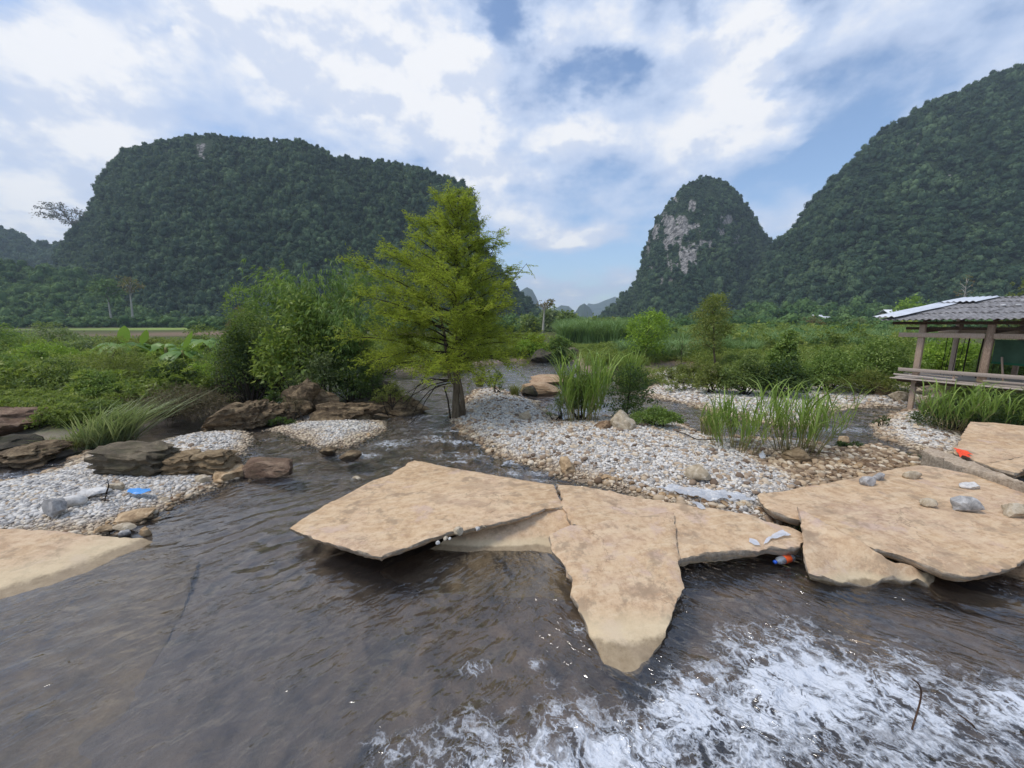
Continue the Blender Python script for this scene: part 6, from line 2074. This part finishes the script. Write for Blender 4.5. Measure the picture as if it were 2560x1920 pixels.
    def sheet(a0, a1, b0, b1, lift, mat, name='roof_sheet', wave=.022, per=.155, slope=.150, nb_=8):
        na = max(6, int((a1 - a0) / per * 8))
        A_ = np.linspace(a0, a1, na)
        B_ = np.linspace(b0, b1, nb_)
        top = []
        for th in (0, -.009):
            for b in B_:
                z = EV + (b + .45) * slope + lift + wave * np.cos(A_ / per * 2 * np.pi) + th + .006 * math.sin(b * 3 + a0)
                top.append(u[None] * (A_ + .15 * (b + .6))[:, None] + v[None] * b + up[None] * z[:, None])
        V = np.concatenate(top)
        i = np.arange(nb_ * na).reshape(nb_, na)
        q = np.stack([i[:-1, :-1], i[:-1, 1:], i[1:, 1:], i[1:, :-1]], -1).reshape(-1, 4)
        q2 = q[:, ::-1] + nb_ * na
        edge = np.concatenate([i[0], i[1:, -1], i[-1, ::-1][1:], i[::-1, 0][1:-1]])
        e2 = np.roll(edge, -1)
        sd_ = np.stack([edge, edge + nb_ * na, e2 + nb_ * na, e2], 1)
        link(name, fast_mesh(name, V, [q, q2, sd_], mat, None, True), rt)
    for k in range(6):
        a0 = -.95 + k * .98
        for j, (b0, b1) in enumerate(((-.62, .70), (.58, 1.90), (1.78, 3.05), (2.93, 4.10))):
            sheet(a0, a0 + 1.06, b0 + RNG.uniform(-.03, .03), b1, .026 * j + .012 * (k % 2), M['roof'])
    sheet(-1.12, -.52, -.66, 3.0, .115, M['roof_white'], 'white_roof_sheet')
    sheet(-.95, -.05, 2.75, 4.2, .16, M['roof_white'], 'white_roof_sheet')
    sheet(-.95, 5.2, 3.95, 4.2, .12, M['roof'], 'ridge_sheet')
    # bleached lap ends showing as white dashes
    for k in range(16):
        a = .9 + k * .155 * 2
        for b, q in ((1.80, 1), (2.95, 0)):
            if q or k % 3 == 0:
                mb = MB()
                z = EV + (b + .45) * .150 + .10
                mb.box((.11, .06, .045), at(a + .15 * (b + .6), b, z), Mx)
                mb.build('lap_patch', M['lap_white'], rt)
    # back slope of the roof
    V = []
    for a in (-.4, 5.9):
        for b, z in ((4.15, EV + 4.6 * .150 - .01), (5.6, EV + .35)):
            V.append(at(a, b, z))
    V = np.array(V)
    V = np.vstack([V, V - up * .02])
    link('back_roof', fast_mesh('back_roof', V, [np.array([[0, 2, 3, 1], [4, 5, 7, 6], [0, 1, 5, 4], [2, 6, 7, 3], [0, 4, 6, 2], [1, 3, 7, 5]])], M['roof']), rt)
    # green mesh sheet hung on the far side: a thing of its own
    M['tarp'] = mat_plain('green_tarp', (0.055, 0.115, 0.070), 0.7, 0.3, .2, 4)
    M['tarp_hem'] = mat_plain('green_hem', (0.012, 0.12, 0.055), 0.6, 0.3, .1, 4)
    tp = thing('green_sheet', 'grey green plastic sheet with a bright green hem hung inside the hut', 'tarpaulin', (A[0], A[1], 0))
    nu, nw = 34, 12
    aa, cc = np.meshgrid(np.linspace(sp - .05, sp * 3, nu), np.linspace(0, 1, nw))
    zz = DK + .62 + (BM_ - .12 - DK - .62) * cc - .10 * (1 - cc) * (aa - sp - .25) / 3
    bb = .75 + .05 * np.sin(aa * 5) * (1 - cc) + .02 * np.sin(aa * 13)
    V = (u[None, None] * aa[..., None] + v[None, None] * bb[..., None] + up[None, None] * zz[..., None]).reshape(-1, 3)
    i = np.arange(nu * nw).reshape(nw, nu)
    q = np.stack([i[:-1, :-1], i[:-1, 1:], i[1:, 1:], i[1:, :-1]], -1).reshape(-1, 4)
    link('sheet', fast_mesh('sheet', V, q, M['tarp'], None, True), tp)
    hm = []
    for s in (0, 1):
        hm.append(V[:nu] - v * .012 + up * (-.07 * (1 - s) + .02))
    V2 = np.concatenate(hm)
    i = np.arange(2 * nu).reshape(2, nu)
    link('hem', fast_mesh('hem', V2, np.stack([i[:-1, :-1], i[:-1, 1:], i[1:, 1:], i[1:, :-1]], -1).reshape(-1, 4), M['tarp_hem'], None, True), tp)


make_hut()


# ------------------------------------------------------------------ litter and small things
def film(name, label, cat, outline, mat, seed, lift=.03, amp=.03, folds=26, group=None, zfun=None):
    """crumpled plastic film lying on what is below: outline (px, py, z)"""
    rng = np.random.default_rng(3000 + seed)
    W = np.array([G(a, b, z) for a, b, z in outline])
    ring = []
    for k in range(len(W)):
        a, b = W[k], W[(k + 1) % len(W)]
        n = max(2, int(np.linalg.norm(b - a) / .03))
        for j in range(n):
            ring.append(a + (b - a) * j / n)
    ring = np.array(ring)
    ring[:, :2] += (fbm(P3(ring[:, 0] * 9, ring[:, 1] * 9), 3, 3100 + seed) * .05)[:, None]
    lo, hi = ring.min(0), ring.max(0)
    gs = max(.018, math.sqrt((hi[0] - lo[0]) * (hi[1] - lo[1]) / 2600))
    gx, gy = np.meshgrid(np.arange(lo[0], hi[0], gs), np.arange(lo[1], hi[1], gs))
    ip = np.stack([gx.ravel(), gy.ravel()], 1) + rng.uniform(-.2, .2, (gx.size, 2)) * gs
    ip = ip[poly_sd(ip, ring[:, :2]) > gs * .4]
    n = len(ring)
    res = mgeo.delaunay_2d_cdt([Vector(p) for p in np.vstack([ring[:, :2], ip])], [(k, (k + 1) % n) for k in range(n)], [list(range(n))], 1, 1e-5)
    vo = np.array([q[:] for q in res[0]])
    tri = np.array([f for f in res[2] if len(f) == 3])
    d2 = ((vo[:, None] - W[None, :, :2]) ** 2).sum(-1) + 1e-3
    w = 1 / d2 ** 1.5
    z = (w @ W[:, 2]) / w.sum(1)
    ax = unit(W[len(W) // 2] - W[0])[:2]
    cr = vo @ np.array([-ax[1], ax[0]])
    al = vo @ ax
    rid = 1 - np.abs(fbm(P3(al * 2.5, cr * folds), 3, 3200 + seed)) * 2
    z = z + lift * .4 + amp * rid + fbm(P3(vo[:, 0] * 7, vo[:, 1] * 7), 3, 3300 + seed) * amp * .8
    me = fast_mesh(name, np.c_[vo, z], tri, mat, None, True)
    return link(name, me, label=label, category=cat, group=group)


def mat_film(name, col, alpha=.75):
    t = NT(name)
    p = t.principled(col, .30, .5)
    tr = t.n('ShaderNodeBsdfTransparent', {'Color': (1, 1, 1, 1)}).outputs[0]
    return t.done(t.n('ShaderNodeMixShader', {0: alpha, 1: tr, 2: p}).outputs[0])


M['film'] = mat_film('clear_plastic_film', (.58, .61, .65), .62)
M['film_white'] = mat_film('white_plastic_film', (.60, .63, .68), .75)
M['blue'] = mat_film('blue_plastic', (.06, .30, .72), .95)
M['orange'] = mat_plain('orange_cloth', (.80, .085, .035), .8, .2, .25, 30)
film('plastic_film', 'long strip of whitish plastic film along the front of the main gravel', 'plastic film', [(1640, 1218, .18), (1680, 1215, .2), (1720, 1222, .2), (1780, 1228, .2), (1840, 1236, .2), (1890, 1246, .2), (1886, 1258, .16), (1820, 1256, .15), (1760, 1250, .14), (1710, 1240, .14), (1660, 1228, .15)], M['film'], 1, .05, .035)
film('plastic_film', 'torn white film draped over the rough end of the long cracked slab', 'plastic film', [(1914, 1350, .275), (1934, 1334, .285), (1958, 1326, .285), (1976, 1342, .275), (1948, 1344, .275), (1926, 1352, .272), (1908, 1362, .268)], M['film_white'], 2, .015, .015)
film('plastic_film', 'small white scrap of film below the torn one on the cracked slab', 'plastic film', [(1872, 1348, .275), (1890, 1354, .27), (1902, 1362, .265), (1886, 1362, .265), (1872, 1356, .27)], M['film_white'], 3, .012, .012)
film('plastic_film', 'thin scrap of film on the back edge of the long cracked slab', 'plastic film', [(1726, 1252, .31), (1750, 1256, .31), (1766, 1272, .305), (1754, 1276, .305), (1738, 1262, .31)], M['film'], 4, .012, .012)
film('plastic_bag', 'bright blue plastic bag flattened on the left gravel', 'plastic bag', [(320, 1236, .20), (326, 1228, .21), (345, 1226, .21), (372, 1228, .20), (377, 1234, .19), (360, 1238, .18), (338, 1240, .18)], M['blue'], 5, .05, .03, 14)
film('orange_cloth', 'crumpled orange cloth at the lower corner of the streaked slab', 'cloth', [(2384, 1122, .44), (2400, 1126, .45), (2418, 1130, .44), (2434, 1139, .42), (2417, 1136, .42), (2430, 1146, .41), (2408, 1140, .42), (2400, 1146, .41), (2394, 1134, .43)], M['orange'], 6, .03, .02, 16)
film('white_rag', 'pale plastic rag in the puddle left of the tall grass', 'rag', [(1896, 1138, .08), (1906, 1132, .1), (1914, 1140, .09), (1912, 1150, .06), (1902, 1152, .05)], M['film'], 7, .05, .04, 14)


def make_bottle():
    p = G(1982, 1392, .07)
    rt = thing('plastic_bottle', 'plastic drink bottle with an orange label and blue cap caught between two slabs', 'bottle', p, R(200))
    prof = [(0, .0), (.028, .003), (.032, .02), (.032, .075), (.029, .085), (.032, .095), (.032, .15), (.026, .175), (.012, .195), (.012, .205)]

    def lathe(pr, seg=18):
        V = np.array([[r * math.cos(a), r * math.sin(a), z] for r, z in pr for a in np.arange(seg) / seg * 6.28318])
        i = np.arange(seg)
        Fc = np.concatenate([np.stack([k * seg + i, k * seg + (i + 1) % seg, (k + 1) * seg + (i + 1) % seg, (k + 1) * seg + i], 1) for k in range(len(pr) - 1)])
        return V, Fc
    rotm = np.array([[0, 0, 1], [0, 1, 0], [-1, 0, 0]], float)
    t = NT('clear_bottle')
    g = t.n('ShaderNodeBsdfGlossy', {'Color': (1, 1, 1, 1), 'Roughness': .08}).outputs[0]
    tr = t.n('ShaderNodeBsdfTransparent', {'Color': (.8, .85, .9, 1)}).outputs[0]
    di = t.n('ShaderNodeBsdfDiffuse', {'Color': (.45, .50, .56, 1)}).outputs[0]
    mt = t.done(t.n('ShaderNodeMixShader', {0: .35, 1: t.n('ShaderNodeMixShader', {0: .25, 1: tr, 2: g}).outputs[0], 2: di}).outputs[0])
    sc = 1.5
    for nm, pr, m in (('body', prof, mt), ('label_band', [(.0335, .05), (.0342, .055), (.0342, .115), (.0335, .12)], mat_plain('orange_label', (.85, .12, .03), .5, .4, .08)),
                      ('cap', [(0.0, .203), (.0145, .203), (.0145, .222), (.0, .224)], mat_plain('blue_cap', (.02, .10, .55), .4, .4, .05))):
        V, Fc = lathe(pr)
        MB().add((V @ rotm.T) * sc, Fc).build(nm, m, rt, True)


make_bottle()


def rod(name, label, cat, pts, rad, mat, group=None, seg=7):
    P = np.array(pts, float)
    c = P[0].copy()
    t = np.linspace(0, 1, len(P))
    tt = np.linspace(0, 1, 24)
    Q2 = np.stack([np.interp(tt, t, P[:, i]) for i in range(3)], 1)
    for _ in range(3):
        Q2[1:-1] = (Q2[:-2] + 2 * Q2[1:-1] + Q2[2:]) / 4
    me = MB().tube(Q2 - c, np.linspace(rad, rad * .8, 24), seg).mesh(name, mat, True)
    return link(name, me, None, tuple(c), label=label, category=cat, group=group)


M['rust'] = mat_plain('rusty_iron', (.085, .048, .030), .85, .3, .45, 60, .5)
Yb = G(2279, 1826, 0)[1]
rod('rebar', 'bent rusty reinforcing bar hooked over above the white water', 'rebar', [GD(2277, 1838, Yb), GD(2281, 1818, Yb), GD(2291, 1788, Yb + .02), GD(2301, 1754, Yb + .03), GD(2304, 1729, Yb + .03), GD(2299, 1712, Yb + .01), GD(2290, 1703, Yb - .02), GD(2282, 1699, Yb - .04)], .0062, M['rust'], 'rusty bars in the rapid')
Yc = G(2440, 1822, 0)[1]
rod('rebar', 'short straight rusty bar poking from the white water at right', 'rebar', [GD(2444, 1824, Yc) - np.array([0, 0, .02]), GD(2432, 1812, Yc), GD(2414, 1798, Yc + .02), GD(2395, 1785, Yc + .04)], .0062, M['rust'], 'rusty bars in the rapid')
M['driftwood'] = mat_plain('bleached_stick', (.55, .47, .37), .85, .2, .2, 30)
rod('stick', 'long pale stick lying on the main gravel left of the tall grass', 'stick', [G(1722, 1098, .28), G(1730, 1115, .31), G(1738, 1132, .31), G(1748, 1152, .30)], .011, M['driftwood'])
tw = thing('dead_twig', 'dark forked dead twig standing in the left gravel', 'twig', G(262, 1252, .2))
o_ = np.array(tw.location)
MB().tube([np.zeros(3), G(266, 1232, .27) - o_, GD(272, 1215, o_[1]) - o_, GD(268, 1198, o_[1]) - o_], [.014, .012, .010, .006], 6).build('stem', M['bark_dark'], tw, True)
MB().tube([G(268, 1240, .25) - o_, G(250, 1240, .24) - o_, G(226, 1244, .22) - o_, G(214, 1250, .20) - o_], [.011, .010, .008, .005], 6).build('side_branch', M['bark_dark'], tw, True)
MB().tube([G(262, 1246, .23) - o_, G(250, 1250, .21) - o_, G(274, 1252, .21) - o_], [.010, .009, .005], 6).build('side_branch', M['bark_dark'], tw, True)
rod('branch', 'fallen dark branch on the gravel right of the low bush', 'branch', [G(1690, 1078, .24), G(1712, 1084, .28), G(1744, 1100, .27), G(1790, 1098, .26)], .014, M['bark_dark'])
rod('branch', 'thin dark branch stuck in the gravel behind the low weeds', 'branch', [GD(1548, 950, 14.5), GD(1546, 930, 14.5), GD(1541, 910, 14.6)], .018, M['bark_dark'])

# ------------------------------------------------------------------ far farm roofs on the right
M['white_roof'] = mat_plain('pale_tin_roof', (.72, .74, .76), .5, .4, .08)
M['farm_wall'] = mat_plain('farm_wall', (.26, .24, .21), .9, .2, .2, 2)
for k, (x0, x1, y0, y1, Y, lab) in enumerate([(2030, 2052, 787, 800, 150, 'small farm building with a flat white roof below the right hill, left one'), (2050, 2072, 791, 802, 146, 'small farm building with a white roof, right and lower of the pair'),
                                              (2208, 2244, 774, 786, 140, 'long pale farm roof half hidden by scrub left of the hut roof')]):
    cx, w, zb, zt = span(x0, x1, y0, y1, Y)
    g = gz(cx, Y)
    rt = thing('farm_building', lab, 'building', (cx, Y, g), 0, 'far farm buildings')
    h = zt - g
    d = w * .7
    MB().box((w * .9, d, h * .8), (0, 0, h * .4)).build('wall', M['farm_wall'], rt)
    e = w * .55
    V = np.array([[-e, -d * .6, h * .80], [e, -d * .6, h * .80], [e, 0, h], [-e, 0, h], [-e, d * .6, h * .80], [e, d * .6, h * .80]])
    V = np.vstack([V, V - np.array([0, 0, .08])])
    Fq = np.array([[0, 1, 2, 3], [3, 2, 5, 4], [7, 6, 9, 8], [8, 9, 10, 11], [0, 6, 7, 1], [4, 5, 11, 10], [0, 3, 9, 6], [3, 4, 10, 9], [1, 7, 8, 2], [2, 8, 11, 5]])
    link('roof', fast_mesh('roof', V, Fq, M['white_roof']), rt)
    MB().box((w * .2, .06, h * .5), (-w * .15, -d * .5 - .04, h * .27)).build('door', M['wood_dark'], rt)
# ------------------------------------------------------------------ air: thin haze over the whole valley
def make_haze():
    t = NT('valley_haze')
    v = t.n('ShaderNodeVolumePrincipled', {'Color': (0.72, 0.87, 1.0, 1), 'Density': HAZE, 'Anisotropy': 0.0})
    t.t.links.new(v.outputs[0], t.out.inputs['Volume'])
    mb = MB()
    mb.box((3400, 3900, 330), (0, 1700, 163))
    me = mb.mesh('haze', t.m)
    link('haze', me, kind='stuff')


HAZE = 0.00027
make_haze()
